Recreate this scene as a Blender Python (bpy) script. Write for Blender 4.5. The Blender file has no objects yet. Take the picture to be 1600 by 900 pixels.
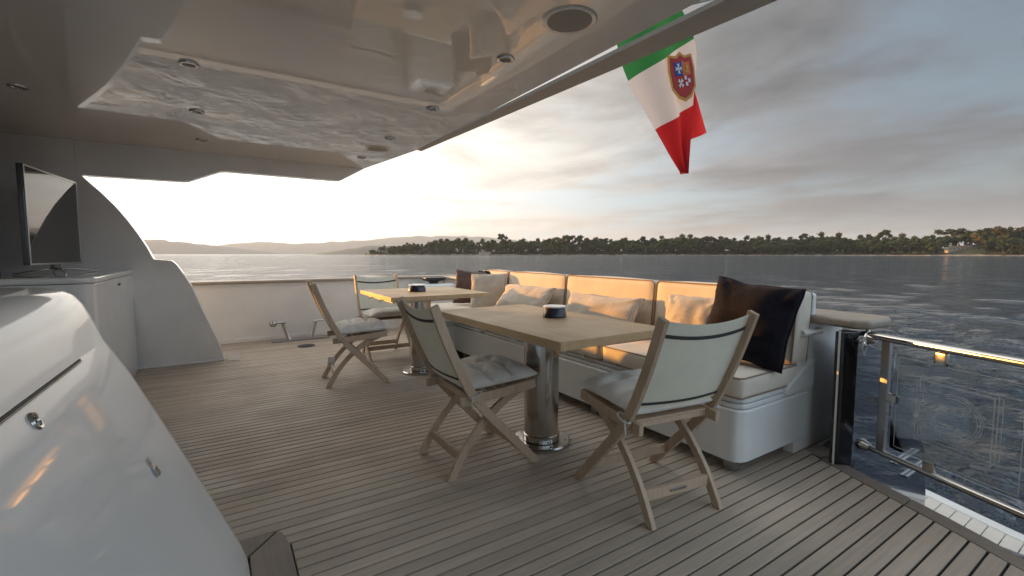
import bpy, bmesh, math, random
import numpy as np
from mathutils import Vector, Matrix, noise as mnoise
R = math.radians
random.seed(7)
scene = bpy.context.scene
COL = scene.collection
# ------------------------------------------------------------------ camera, sky, sun, exposure
# world axes: +X aft along the planks, +Y to port, +Z up, teak deck at z = 0 ; metres
CAM_H, FPX, YAW, PITCH = 1.15, 710.0, R(32.6), math.atan(53 / 710)
cd = bpy.data.cameras.new("camera"); cam = bpy.data.objects.new("camera", cd); COL.objects.link(cam)
cd.sensor_width = 36; cd.lens = 36 * FPX / 1600; cd.clip_start = 0.02; cd.clip_end = 60000
cam.location = (0, 0, CAM_H); cam.rotation_euler = (R(90) - PITCH, 0, -YAW)
scene.camera = cam
SUN_AZ, SUN_EL = R(30), R(3.8)          # heading to port of +Y towards the bow, low over the water
sun_dir = Vector((-math.sin(SUN_AZ) * math.cos(SUN_EL), math.cos(SUN_AZ) * math.cos(SUN_EL), math.sin(SUN_EL)))
sl = bpy.data.lights.new("sun", 'SUN'); sl.energy = 3.5; sl.angle = R(0.6); sl.color = (1.0, 0.43, 0.07)
so = bpy.data.objects.new("sun", sl); COL.objects.link(so)
so.rotation_euler = sun_dir.to_track_quat('Z', 'Y').to_euler(); so.location = (-30, 60, 40)
scene.view_settings.view_transform = 'Standard'; scene.view_settings.look = 'None'
scene.view_settings.exposure = 1.6; scene.view_settings.gamma = 1.0
scene.cycles.max_bounces = 7; scene.cycles.diffuse_bounces = 4; scene.cycles.glossy_bounces = 4
scene.cycles.transparent_max_bounces = 8; scene.cycles.caustics_reflective = False; scene.cycles.caustics_refractive = False
scene.cycles.use_denoising = True; scene.cycles.sample_clamp_indirect = 6.0; scene.cycles.volume_bounces = 1

class NT:
    """tiny node builder"""
    def __init__(s, tree): s.t = tree; s.n = tree.nodes; s.l = tree.links
    def new(s, typ, **kw):
        nd = s.n.new(typ)
        for k, v in kw.items(): setattr(nd, k, v)
        return nd
    def put(s, sock, v):
        if isinstance(v, bpy.types.NodeSocket): s.l.new(v, sock)
        elif isinstance(v, (tuple, list)) and len(v) == 3 and sock.type == 'RGBA': sock.default_value = (*v, 1)
        else: sock.default_value = v
    def math(s, op, a, b=None, c=None, clamp=False):
        nd = s.new('ShaderNodeMath', operation=op, use_clamp=clamp); s.put(nd.inputs[0], a)
        if b is not None: s.put(nd.inputs[1], b)
        if c is not None: s.put(nd.inputs[2], c)
        return nd.outputs[0]
    def vmath(s, op, a, b=None):
        nd = s.new('ShaderNodeVectorMath', operation=op); s.put(nd.inputs[0], a)
        if b is not None: s.put(nd.inputs[1], b)
        return nd.outputs['Value'] if op == 'DOT_PRODUCT' else nd.outputs[0]
    def mix(s, f, a, b, mode='MIX'):
        nd = s.new('ShaderNodeMix', data_type='RGBA', blend_type=mode); nd.clamp_factor = True
        s.put(nd.inputs[0], f); s.put(nd.inputs[6], a); s.put(nd.inputs[7], b); return nd.outputs[2]
    def ramp(s, f, stops, interp='LINEAR'):
        nd = s.new('ShaderNodeValToRGB'); cr = nd.color_ramp; cr.interpolation = interp
        while len(cr.elements) < len(stops): cr.elements.new(0.5)
        for e, (p, c) in zip(cr.elements, stops):
            e.position = p; e.color = (*c, 1) if isinstance(c, tuple) else (c, c, c, 1)
        s.put(nd.inputs[0], f); return nd.outputs[0]
    def noise(s, vec, scale, detail=4, rough=0.5, dist=0.0, out=0):
        nd = s.new('ShaderNodeTexNoise'); s.put(nd.inputs['Vector'], vec)
        nd.inputs['Scale'].default_value = scale; nd.inputs['Detail'].default_value = detail
        nd.inputs['Roughness'].default_value = rough; nd.inputs['Distortion'].default_value = dist
        return nd.outputs[out]
    def mapr(s, v, a, b, c=0.0, d=1.0, smooth=False):
        nd = s.new('ShaderNodeMapRange'); nd.clamp = True
        if smooth: nd.interpolation_type = 'SMOOTHSTEP'
        for i, x in enumerate((v, a, b, c, d)): s.put(nd.inputs[i], x)
        return nd.outputs[0]
    def comb(s, x, y, z):
        nd = s.new('ShaderNodeCombineXYZ')
        for i, v in enumerate((x, y, z)): s.put(nd.inputs[i], v)
        return nd.outputs[0]
    def sep(s, v):
        nd = s.new('ShaderNodeSeparateXYZ'); s.put(nd.inputs[0], v); return nd.outputs
    def bump(s, h, strength=0.3, dist=0.01, normal=None):
        nd = s.new('ShaderNodeBump'); nd.inputs['Strength'].default_value = strength
        nd.inputs['Distance'].default_value = dist; s.put(nd.inputs['Height'], h)
        if normal is not None: s.put(nd.inputs['Normal'], normal)
        return nd.outputs[0]

def build_world():
    w = bpy.data.worlds.new("World"); scene.world = w; w.use_nodes = True
    g = NT(w.node_tree); g.n.clear()
    out = g.new('ShaderNodeOutputWorld'); bg = g.new('ShaderNodeBackground')
    sky = g.new('ShaderNodeTexSky', sky_type='NISHITA'); sky.sun_disc = False
    sky.sun_elevation = SUN_EL; sky.sun_rotation = -SUN_AZ
    sky.air_density = 1.0; sky.dust_density = 2.0; sky.ozone_density = 1.5
    tc = g.new('ShaderNodeTexCoord'); d = g.vmath('NORMALIZE', tc.outputs['Generated'])
    x, y, z = g.sep(d)
    zz = g.math('MAXIMUM', z, 0.0)
    hd = Vector((sun_dir.x, sun_dir.y, 0)).normalized()
    sd = g.vmath('DOT_PRODUCT', d, tuple(Vector((hd.x, hd.y, 0.05)).normalized()))
    # clouds lie on a sheet overhead: project the direction on it
    k = g.math('DIVIDE', 1.0, g.math('ADD', zz, 0.07))
    cx, cy = g.math('MULTIPLY', x, k), g.math('MULTIPLY', y, k)
    v = g.comb(cx, g.math('MULTIPLY', cy, 0.8), 3.7)
    n1 = g.noise(v, 0.50, 7, 0.56, 0.35)
    n2 = g.noise(g.comb(cx, cy, 9.1), 1.5, 6, 0.6, 0.5)
    m = g.math('ADD', g.math('MULTIPLY', n1, 0.78), g.math('MULTIPLY', n2, 0.22))
    mask = g.mapr(m, 0.36, 0.53, 0, 1, True)
    # light scattered through the deck of cloud: warm towards the sun, grey-blue away; brightened behind the camera to fill the shaded deck
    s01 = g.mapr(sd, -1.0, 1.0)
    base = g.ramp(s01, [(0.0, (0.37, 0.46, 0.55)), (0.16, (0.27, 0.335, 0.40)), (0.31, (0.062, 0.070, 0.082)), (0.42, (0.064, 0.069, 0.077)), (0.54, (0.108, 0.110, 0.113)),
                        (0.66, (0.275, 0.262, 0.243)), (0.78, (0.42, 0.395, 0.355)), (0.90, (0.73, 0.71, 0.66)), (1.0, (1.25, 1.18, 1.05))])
    shade = g.mapr(g.noise(v, 1.1, 7, 0.62, 0.6), 0.33, 0.68, 0.62, 1.22)
    cloud = g.mix(1.0, base, g.comb(shade, shade, shade), 'MULTIPLY')
    low = g.mapr(zz, 0.0, 0.30, 1.0, 0.0, True)      # the band above the horizon is paler and pinker
    cloud = g.mix(g.math('MULTIPLY', low, 0.55), cloud, g.mix(1.0, base, (1.08, 1.03, 1.0), 'MULTIPLY'))
    clear = g.mix(1.0, sky.outputs[0], (0.10, 0.10, 0.10), 'MULTIPLY')
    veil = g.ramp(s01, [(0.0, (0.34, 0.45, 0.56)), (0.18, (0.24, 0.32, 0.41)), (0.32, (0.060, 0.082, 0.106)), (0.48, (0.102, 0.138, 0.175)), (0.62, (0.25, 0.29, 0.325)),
                        (0.78, (0.48, 0.50, 0.51)), (1.0, (1.35, 1.28, 1.17))])  # stops behind the camera raised as well, as unseen fill light
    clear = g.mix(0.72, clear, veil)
    colr = g.mix(mask, clear, cloud)
    hi = g.mapr(zz, 0.45, 1.0, 1.0, 1.9, True)      # sky overhead brightened as added fill for the deck
    colr = g.mix(1.0, colr, g.comb(hi, hi, hi), 'MULTIPLY')
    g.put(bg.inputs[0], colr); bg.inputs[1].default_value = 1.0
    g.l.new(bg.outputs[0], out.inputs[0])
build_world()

# ------------------------------------------------------------------ object helpers
def tag(o, label=None, cat=None, group=None, kind=None):
    if label: o['label'] = label
    if cat: o['category'] = cat
    if group: o['group'] = group
    if kind: o['kind'] = kind
    return o
def thing(name, loc, rz, label, cat, group=None):
    o = bpy.data.objects.new(name, None); COL.objects.link(o); o.location = loc; o.rotation_euler = (0, 0, rz)
    o.empty_display_size = 0.1
    return tag(o, label, cat, group)
def link(name, me, mat, parent=None, loc=None, rot=None):
    o = bpy.data.objects.new(name, me); COL.objects.link(o)
    if mat and not me.materials: me.materials.append(mat)
    if parent is not None: o.parent = parent
    if loc is not None: o.location = loc
    if rot is not None: o.rotation_euler = rot
    return o
def mesh(name, V, F, smooth=None):
    me = bpy.data.meshes.new(name); me.from_pydata([tuple(v) for v in V], [], F); me.update()
    if smooth is not None:
        me.shade_smooth(); me.set_sharp_from_angle(angle=R(smooth))
    return me
class MB:
    def __init__(s): s.V = []; s.F = []; s.wn = False
    def add(s, V, F, M=None):
        b = len(s.V)
        s.V += [tuple(M @ Vector(v)) if M else tuple(v) for v in V]; s.F += [tuple(i + b for i in f) for f in F]; return s
    def box(s, lo, hi, bev=0.0, M=None, seg=2):
        s.wn = True; bm = bmesh.new(); bmesh.ops.create_cube(bm, size=1)
        c = [(a + b) / 2 for a, b in zip(lo, hi)]; e = [b - a for a, b in zip(lo, hi)]
        for v in bm.verts: v.co = Vector([v.co[i] * e[i] + c[i] for i in range(3)])
        if bev > 0: bmesh.ops.bevel(bm, geom=bm.edges[:], offset=min(bev, min(e) * 0.45), segments=seg, affect='EDGES', profile=0.5)
        return s.bm(bm, M)
    def bm(s, bm, M=None):
        bm.verts.index_update()
        s.add([v.co.copy() for v in bm.verts], [[v.index for v in f.verts] for f in bm.faces], M); bm.free(); return s
    def prism(s, poly, lo, hi, axis='z', bev=0.0, M=None, fn=None, seg=2):
        """extrude a 2D polygon; axis z: (x,y); y: (x,z); x: (y,z)"""
        def P(p, t):
            q = {'z': (p[0], p[1], t), 'y': (p[0], t, p[1]), 'x': (t, p[0], p[1])}[axis]
            return fn(*q) if fn else q
        s.wn = True; n = len(poly); bm = bmesh.new()
        a = [bm.verts.new(P(p, lo)) for p in poly]; b = [bm.verts.new(P(p, hi)) for p in poly]
        bm.faces.new(a); bm.faces.new(b[::-1])
        for i in range(n): bm.faces.new((a[i], b[i], b[(i + 1) % n], a[(i + 1) % n]))
        bmesh.ops.recalc_face_normals(bm, faces=bm.faces[:])
        if bev > 0:
            ed = [e for e in bm.edges if len(e.link_faces) == 2 and e.calc_face_angle(0) > R(25)]
            bmesh.ops.bevel(bm, geom=ed, offset=bev, segments=seg, affect='EDGES', profile=0.5)
        return s.bm(bm, M)
    def tube(s, pts, r, n=10, cap=True, closed=False, M=None):
        pts = [Vector(p) for p in pts]; m = len(pts); V = []; F = []
        rr = r if isinstance(r, (list, tuple)) else [r] * m
        up = None
        for i, p in enumerate(pts):
            if closed: t = pts[(i + 1) % m] - pts[i - 1]
            else: t = pts[min(i + 1, m - 1)] - pts[max(i - 1, 0)]
            t.normalize()
            if up is None: up = Vector((0, 0, 1)) if abs(t.z) < 0.9 else Vector((1, 0, 0))
            a = t.cross(up).normalized(); up = a.cross(t).normalized()
            for k in range(n):
                q = 2 * math.pi * k / n; V.append(p + (a * math.cos(q) + up * math.sin(q)) * rr[i])
        for i in range(m if closed else m - 1):
            j = (i + 1) % m
            for k in range(n):
                k2 = (k + 1) % n; F.append((i * n + k, i * n + k2, j * n + k2, j * n + k))
        if cap and not closed: F.append(tuple(range(n - 1, -1, -1))); F.append(tuple((m - 1) * n + k for k in range(n)))
        return s.add(V, F, M)
    def lathe(s, prof, n=32, c=(0, 0, 0), sx=1.0, sy=1.0, M=None):
        V = []; F = []; m = len(prof)
        for (r, z) in prof:
            for k in range(n):
                q = 2 * math.pi * k / n; V.append((c[0] + r * sx * math.cos(q), c[1] + r * sy * math.sin(q), c[2] + z))
        for i in range(m - 1):
            for k in range(n):
                k2 = (k + 1) % n; F.append((i * n + k, i * n + k2, (i + 1) * n + k2, (i + 1) * n + k))
        if prof[0][0] > 1e-5: F.append(tuple(range(n - 1, -1, -1)))
        if prof[-1][0] > 1e-5: F.append(tuple((m - 1) * n + k for k in range(n)))
        return s.add(V, F, M)
    def me(s, name, smooth=35):
        return mesh(name, s.V, s.F, smooth)
    def build(s, name, mat, parent=None, smooth=35):
        o = link(name, s.me(name, smooth), mat, parent)
        if s.wn and smooth: wnm(o)
        return o
def wnm(o):
    w = o.modifiers.new('weighted normals', 'WEIGHTED_NORMAL'); w.keep_sharp = True; w.weight = 90
def wn(p, sc, seed=0.0): return mnoise.noise(Vector((p[0] * sc + seed, p[1] * sc - seed, p[2] * sc + 3.1 * seed)))

# ------------------------------------------------------------------ materials
def mat(name):
    m = bpy.data.materials.new(name); m.use_nodes = True; g = NT(m.node_tree)
    b = g.n['Principled BSDF']; return m, g, b
def P_(b, **kw):
    names = dict(rough='Roughness', metal='Metallic', coat='Coat Weight', coatr='Coat Roughness', spec='Specular IOR Level', sheen='Sheen Weight', ior='IOR')
    for k, v in kw.items(): b.inputs[names[k]].default_value = v
def gelcoat(name, col, rough=0.22, coat=1.0, coatr=0.03, wob=0.0, dirt=0.06):
    m, g, b = mat(name); tc = g.new('ShaderNodeTexCoord'); o = tc.outputs['Object']
    n = g.noise(o, 2.2, 5, 0.6); c2 = tuple(c * (1 - dirt * 2) for c in col)
    g.put(b.inputs['Base Color'], g.mix(g.mapr(n, 0.35, 0.7), col, c2)); P_(b, rough=rough, coat=coat, coatr=coatr)
    if wob: 
        h = g.noise(o, 1.3, 2, 0.4); bn = g.bump(h, wob, 0.02)
        g.put(b.inputs['Normal'], bn); g.put(b.inputs['Coat Normal'], bn)
    return m
def teak(name, c1, c2, rough=0.62, scale=1.0, axis='X', var=0.5, bump=0.25, coat=0.0):
    m, g, b = mat(name); tc = g.new('ShaderNodeTexCoord'); oi = g.new('ShaderNodeObjectInfo')
    mp = g.new('ShaderNodeMapping'); g.put(mp.inputs[0], tc.outputs['Object'])
    st = {'X': (0.9, 26, 26), 'Y': (26, 0.9, 26), 'Z': (26, 26, 0.9)}[axis]
    mp.inputs['Scale'].default_value = tuple(q * scale for q in st)
    off = g.vmath('ADD', mp.outputs[0], g.comb(g.math('MULTIPLY', oi.outputs['Random'], 37.0), g.math('MULTIPLY', oi.outputs['Random'], 11.0), 0.0))
    n1 = g.noise(off, 3.0, 5, 0.6, 0.4); n2 = g.noise(tc.outputs['Object'], 3.2, 4, 0.55)
    f = g.math('ADD', g.math('MULTIPLY', n1, 0.65), g.math('MULTIPLY', n2, 0.35))
    colr = g.mix(g.mapr(f, 0.33, 0.66), c1, c2)
    rv = g.math('MULTIPLY_ADD', oi.outputs['Random'], var * 0.5, 1 - var * 0.25)
    colr = g.mix(1.0, colr, g.comb(rv, rv, rv), 'MULTIPLY')
    g.put(b.inputs['Base Color'], colr); g.put(b.inputs['Roughness'], g.mapr(n2, 0.3, 0.7, rough - 0.1, rough + 0.1)); P_(b, coat=coat, coatr=0.3)
    g.put(b.inputs['Normal'], g.bump(n1, bump, 0.002)); return m
def fabric(name, col, col2=None, scale=900, bump=0.35, rough=0.9, sheen=0.25, mott=0.12, wr=0.0):
    m, g, b = mat(name); tc = g.new('ShaderNodeTexCoord'); o = tc.outputs['Object']
    wv = g.new('ShaderNodeTexNoise'); g.put(wv.inputs['Vector'], o); wv.inputs['Scale'].default_value = scale * 0.35; wv.inputs['Detail'].default_value = 2
    n = g.noise(o, 7, 5, 0.6); col2 = col2 or tuple(c * (1 - mott * 2) for c in col)
    c = g.mix(g.mapr(n, 0.32, 0.68), col, col2)
    c = g.mix(0.25, c, g.mix(1.0, c, g.mix(wv.outputs[0], (0.7, 0.7, 0.7), (1.25, 1.25, 1.25)), 'MULTIPLY'))
    g.put(b.inputs['Base Color'], c); P_(b, rough=rough, sheen=sheen, spec=0.25)
    h = wv.outputs[0]; bn = g.bump(h, bump, 0.0015)
    if wr: bn = g.bump(g.noise(o, 9, 4, 0.6, 1.2), wr, 0.02, bn)
    g.put(b.inputs['Normal'], bn); return m
def chrome(name, col=(0.62, 0.61, 0.60), rough=0.08):
    m, g, b = mat(name); tc = g.new('ShaderNodeTexCoord')
    g.put(b.inputs['Base Color'], (*col,)); P_(b, metal=1.0)
    g.put(b.inputs['Roughness'], g.mapr(g.noise(tc.outputs['Object'], 14, 5, 0.7), 0.3, 0.75, rough, rough + 0.16)); return m
def plain(name, col, rough=0.5, metal=0.0, coat=0.0, nz=0.12):
    m, g, b = mat(name); tc = g.new('ShaderNodeTexCoord')
    g.put(b.inputs['Base Color'], g.mix(g.mapr(g.noise(tc.outputs['Object'], 9, 4, 0.6), 0.3, 0.7), col, tuple(c * (1 - nz) for c in col)))
    P_(b, rough=rough, metal=metal, coat=coat, coatr=0.04); return m
M_ceil = gelcoat('ceiling gelcoat', (0.78, 0.75, 0.71), 0.25, 1.0, 0.012, 0.05, 0.02)
M_white = gelcoat('white gelcoat', (0.82, 0.82, 0.80), 0.3, 1.0, 0.05, 0.05)
M_bulw = gelcoat('satin white paint', (0.80, 0.78, 0.73), 0.4, 0.5, 0.2, 0.05)
M_locker = gelcoat('gloss locker gelcoat', (0.82, 0.84, 0.84), 0.4, 0.6, 0.05, 0.08, 0.03)
M_sofa = gelcoat('sofa moulding', (0.81, 0.83, 0.82), 0.35, 0.6, 0.12, 0.04)
M_deck = teak('weathered deck teak', (0.54, 0.45, 0.36), (0.40, 0.33, 0.262), 0.6, 1.0, 'X', 0.5)
M_margin = teak('margin teak', (0.29, 0.235, 0.19), (0.215, 0.18, 0.15), 0.6, 1.0, 'Y', 0.15)
M_caulk = plain('black caulking', (0.012, 0.012, 0.013), 0.6)
M_table = teak('pale oiled teak', (0.64, 0.45, 0.26), (0.46, 0.315, 0.175), 0.5, 0.6, 'Y', 0.0, 0.15, 0.0)
M_chair = teak('chair teak', (0.58, 0.44, 0.315), (0.43, 0.32, 0.225), 0.6, 0.8, 'Z', 0.3, 0.25)
M_rail = teak('varnished cap teak', (0.40, 0.335, 0.265), (0.30, 0.25, 0.20), 0.5, 0.7, 'X', 0.1, 0.2, 0.1)
M_sling = fabric('cream sling mesh', (0.83, 0.81, 0.68), None, 1200, 0.3, 0.75, 0.1, 0.04)
M_band = plain('charcoal webbing', (0.055, 0.052, 0.052), 0.8)  # dark tone for the sling's rod pockets and the shadow there
M_cush = fabric('grey beige chair cushion', (0.84, 0.81, 0.75), (0.68, 0.66, 0.62), 800, 0.4, 0.95, 0.2, 0.1, 0.25)
M_seat = fabric('cream sofa canvas', (0.74, 0.675, 0.575), None, 900, 0.3, 0.85, 0.15, 0.05, 0.12)
M_pipe = fabric('brown piping', (0.30, 0.22, 0.165), None, 900, 0.2)
M_pbeige = fabric('beige linen pillow', (0.62, 0.55, 0.46), None, 700, 0.4, 0.95, 0.2, 0.08, 0.4)
M_pbrown = fabric('brown pillow', (0.135, 0.085, 0.07), None, 700, 0.4, 0.9, 0.4, 0.1, 0.4)
M_pblack = fabric('dark plum black pillow', (0.013, 0.011, 0.016), (0.009, 0.0085, 0.014), 700, 0.4, 0.9, 0.05, 0.1, 0.45)
M_chrome = chrome('polished stainless', (0.52, 0.505, 0.48), 0.10)
M_steel = chrome('satin stainless', (0.42, 0.41, 0.40), 0.25)
M_navy = gelcoat('navy hull paint', (0.010, 0.016, 0.040), 0.2, 1.0, 0.02, 0.12, 0.1)
M_black = plain('gloss black', (0.008, 0.008, 0.010), 0.12, 0, 1.0)
M_blackm = plain('matt black plastic', (0.02, 0.02, 0.022), 0.45)
M_bulk = plain('dark walnut bulkhead', (0.075, 0.050, 0.036), 0.35, 0, 0.4)
M_rim = plain('satin grey white rim', (0.50, 0.48, 0.45), 0.5)
M_lens = plain('downlight lens', (0.10, 0.095, 0.085), 0.3)
M_grille = plain('speaker cloth', (0.42, 0.40, 0.37), 0.9)
M_platform = plain('bleached platform teak', (0.66, 0.63, 0.58), 0.7)
M_rope = fabric('white cord', (0.66, 0.64, 0.60), None, 1500, 0.5)
M_tagw = plain('white paper', (0.75, 0.74, 0.70), 0.8)

def striped():
    m, g, b = mat('striped linen pillow'); tc = g.new('ShaderNodeTexCoord')
    w = g.new('ShaderNodeTexWave', wave_type='BANDS', bands_direction='X'); g.put(w.inputs[0], tc.outputs['Object']); w.inputs['Scale'].default_value = 28; w.inputs['Distortion'].default_value = 0.3
    c = g.mix(g.mapr(w.outputs[1], 0.35, 0.65), (0.62, 0.56, 0.48), (0.43, 0.38, 0.33)); g.put(b.inputs['Base Color'], c); P_(b, rough=0.95, sheen=0.2, spec=0.2)
    g.put(b.inputs['Normal'], g.bump(g.noise(tc.outputs['Object'], 9, 4, 0.6, 1.0), 0.35, 0.02)); return m
M_pstripe = striped()
M_pblack.node_tree.nodes['Principled BSDF'].inputs['Specular IOR Level'].default_value = 0.14

def thin_glass(name, tint=(0.93, 0.95, 0.96), refl=1.0):
    m = bpy.data.materials.new(name); m.use_nodes = True; g = NT(m.node_tree); g.n.clear()
    out = g.new('ShaderNodeOutputMaterial'); tr = g.new('ShaderNodeBsdfTransparent'); gl = g.new('ShaderNodeBsdfGlossy'); mx = g.new('ShaderNodeMixShader')
    fr = g.new('ShaderNodeFresnel'); fr.inputs[0].default_value = 1.5; tr.inputs[0].default_value = (*tint, 1); gl.inputs['Roughness'].default_value = 0.01
    g.put(mx.inputs[0], g.math('MULTIPLY', fr.outputs[0], refl)); g.l.new(tr.outputs[0], mx.inputs[1]); g.l.new(gl.outputs[0], mx.inputs[2]); g.l.new(mx.outputs[0], out.inputs[0]); return m
M_glass = thin_glass('clear gate glass')
def etched():
    m = bpy.data.materials.new('etched glass line'); m.use_nodes = True; g = NT(m.node_tree); g.n.clear()
    out = g.new('ShaderNodeOutputMaterial'); tr = g.new('ShaderNodeBsdfTransparent'); df = g.new('ShaderNodeBsdfDiffuse'); mx = g.new('ShaderNodeMixShader')
    df.inputs[0].default_value = (0.7, 0.72, 0.74, 1); mx.inputs[0].default_value = 0.62
    g.l.new(tr.outputs[0], mx.inputs[1]); g.l.new(df.outputs[0], mx.inputs[2]); g.l.new(mx.outputs[0], out.inputs[0]); return m
M_etch = etched()

# ------------------------------------------------------------------ sea
SEA_Z = -1.35
def build_sea():
    rng = np.random.default_rng(3)
    nr, na = 560, 900
    r = np.geomspace(1.5, 16800, nr); a = np.linspace(0, 2 * np.pi, na, endpoint=False)
    RR, AA = np.meshgrid(r, a, indexing='ij'); X = RR * np.cos(AA); Y = RR * np.sin(AA); Z = np.zeros_like(X)
    cell = np.maximum(RR * (2 * np.pi / na), RR * (r[1] / r[0] - 1))
    wind = 1.35
    for i in range(46):
        lam = 0.34 * (1.115 ** i) * rng.uniform(0.9, 1.1)
        th = wind + rng.uniform(-1.9, 1.9); k = 2 * np.pi / lam; amp = 0.0150 * lam ** 0.75 if lam < 1.6 else 0.0150 * 1.6 ** 0.75 * (1.6 / lam) ** 0.5
        fade = np.clip((lam / cell - 3.0) / 3.0, 0, 1)
        ph = k * (X * np.cos(th) + Y * np.sin(th)) + rng.uniform(0, 6.28)
        Z += amp * fade * np.cos(ph) * (0.7 + 0.5 * np.sin(0.11 * X * np.cos(i) + 0.13 * Y * np.sin(i) + i))
    V = np.stack([X, Y, Z + SEA_Z], -1).reshape(-1, 3)
    idx = np.arange(nr * na).reshape(nr, na)
    q = np.stack([idx[:-1], np.roll(idx, -1, 1)[:-1], np.roll(idx, -1, 1)[1:], idx[1:]], -1).reshape(-1, 4)[:, ::-1]
    me = bpy.data.meshes.new('sea'); me.vertices.add(len(V)); me.vertices.foreach_set('co', V.ravel())
    me.loops.add(q.size); me.loops.foreach_set('vertex_index', q.ravel().astype(np.int32))
    me.polygons.add(len(q)); me.polygons.foreach_set('loop_start', np.arange(0, q.size, 4, dtype=np.int32))
    me.update(calc_edges=True); me.validate(); me.shade_smooth()
    m, g, b = mat('sea water'); tc = g.new('ShaderNodeTexCoord'); o = tc.outputs['Object']
    b.inputs['Base Color'].default_value = (0.024, 0.038, 0.056, 1); P_(b, rough=0.06, ior=1.333, spec=0.5)
    mp = g.new('ShaderNodeMapping'); g.put(mp.inputs[0], o); mp.inputs['Rotation'].default_value = (0, 0, -1.35); mp.inputs['Scale'].default_value = (1.0, 0.9, 1.0)
    h = g.math('ADD', g.math('ADD', g.math('MULTIPLY', g.noise(mp.outputs[0], 0.55, 3, 0.5), 0.60), g.math('MULTIPLY', g.noise(mp.outputs[0], 0.16, 3, 0.5), 0.6)), g.math('ADD', g.math('MULTIPLY', g.noise(mp.outputs[0], 1.7, 3, 0.6), 0.80), g.math('MULTIPLY', g.noise(mp.outputs[0], 7.5, 3, 0.6), 0.15)))
    g.put(b.inputs['Normal'], g.bump(h, 1.0, 0.78))
    return tag(link('sea', me, m), kind='structure')
build_sea()

def gp(u, d, z=0.0):
    """a point on a bearing from the origin (u = horizontal tangent scaled as in the survey), d metres ahead"""
    l = (u - 800) / FPX * d
    return (math.sin(YAW) * d + math.cos(YAW) * l, math.cos(YAW) * d - math.sin(YAW) * l, z)

# ------------------------------------------------------------------ far hills
def hill(name, prof, d, depth, col, seed):
    us = np.linspace(prof[0][0], prof[-1][0], 90); hs = np.interp(us, [p[0] for p in prof], [p[1] for p in prof])
    V = []; F = []; nr = 12
    for i, u in enumerate(us):
        H = max(hs[i], 0) / FPX * d * (1 + 0.05 * mnoise.noise(Vector((u * 0.05, seed, 0))) + 0.025 * mnoise.noise(Vector((u * 0.23, seed, 1))))
        for j in range(nr):
            t = j / (nr - 1); s = math.sin(math.pi * min(t * 0.62, 1)) if t < 0.8 else math.cos((t - 0.8) / 0.2 * math.pi / 2)
            x, y, _ = gp(u, d + depth * (t - 0.35)); rough = 1 + 0.10 * mnoise.noise(Vector((u * 0.08, t * 4, seed)))
            V.append((x, y, SEA_Z - 3 + (H + 2) * (math.sin(min(t / 0.35, 1) * math.pi / 2) ** 0.8 if t < 0.36 else math.cos((t - 0.35) / 0.65 * math.pi / 2)) * rough))
    for i in range(len(us) - 1):
        for j in range(nr - 1): F.append((i * nr + j, (i + 1) * nr + j, (i + 1) * nr + j + 1, i * nr + j + 1))
    m, g, b = mat(name + ' slopes'); tc = g.new('ShaderNodeTexCoord')
    g.put(b.inputs['Base Color'], g.mix(g.mapr(g.noise(tc.outputs['Object'], 0.004, 6, 0.6), 0.35, 0.65), col, tuple(c * 0.6 for c in col))); P_(b, rough=0.9)
    tag(link(name, mesh(name, V, F, 60), m), kind='structure')
hill('headland_hill', [(60, 17), (150, 22), (215, 24), (250, 23), (300, 18), (350, 12), (400, 6), (440, 1.5), (470, -1)], 9000, 2200, (0.12, 0.125, 0.125), 1.3)
hill('mountain_ridge', [(240, 5), (320, 12), (380, 18), (420, 19), (470, 16), (540, 20), (590, 23), (630, 27), (700, 28), (760, 27), (830, 21), (900, 15), (1000, 9), (1100, 3), (1160, -1)], 13000, 2800, (0.16, 0.165, 0.17), 5.1)
hill('coastal_hill', [(470, -1), (500, 2), (530, 6), (560, 11), (585, 14), (620, 13), (680, 8), (720, 2)], 5000, 1100, (0.10, 0.10, 0.08), 8.7)

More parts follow.
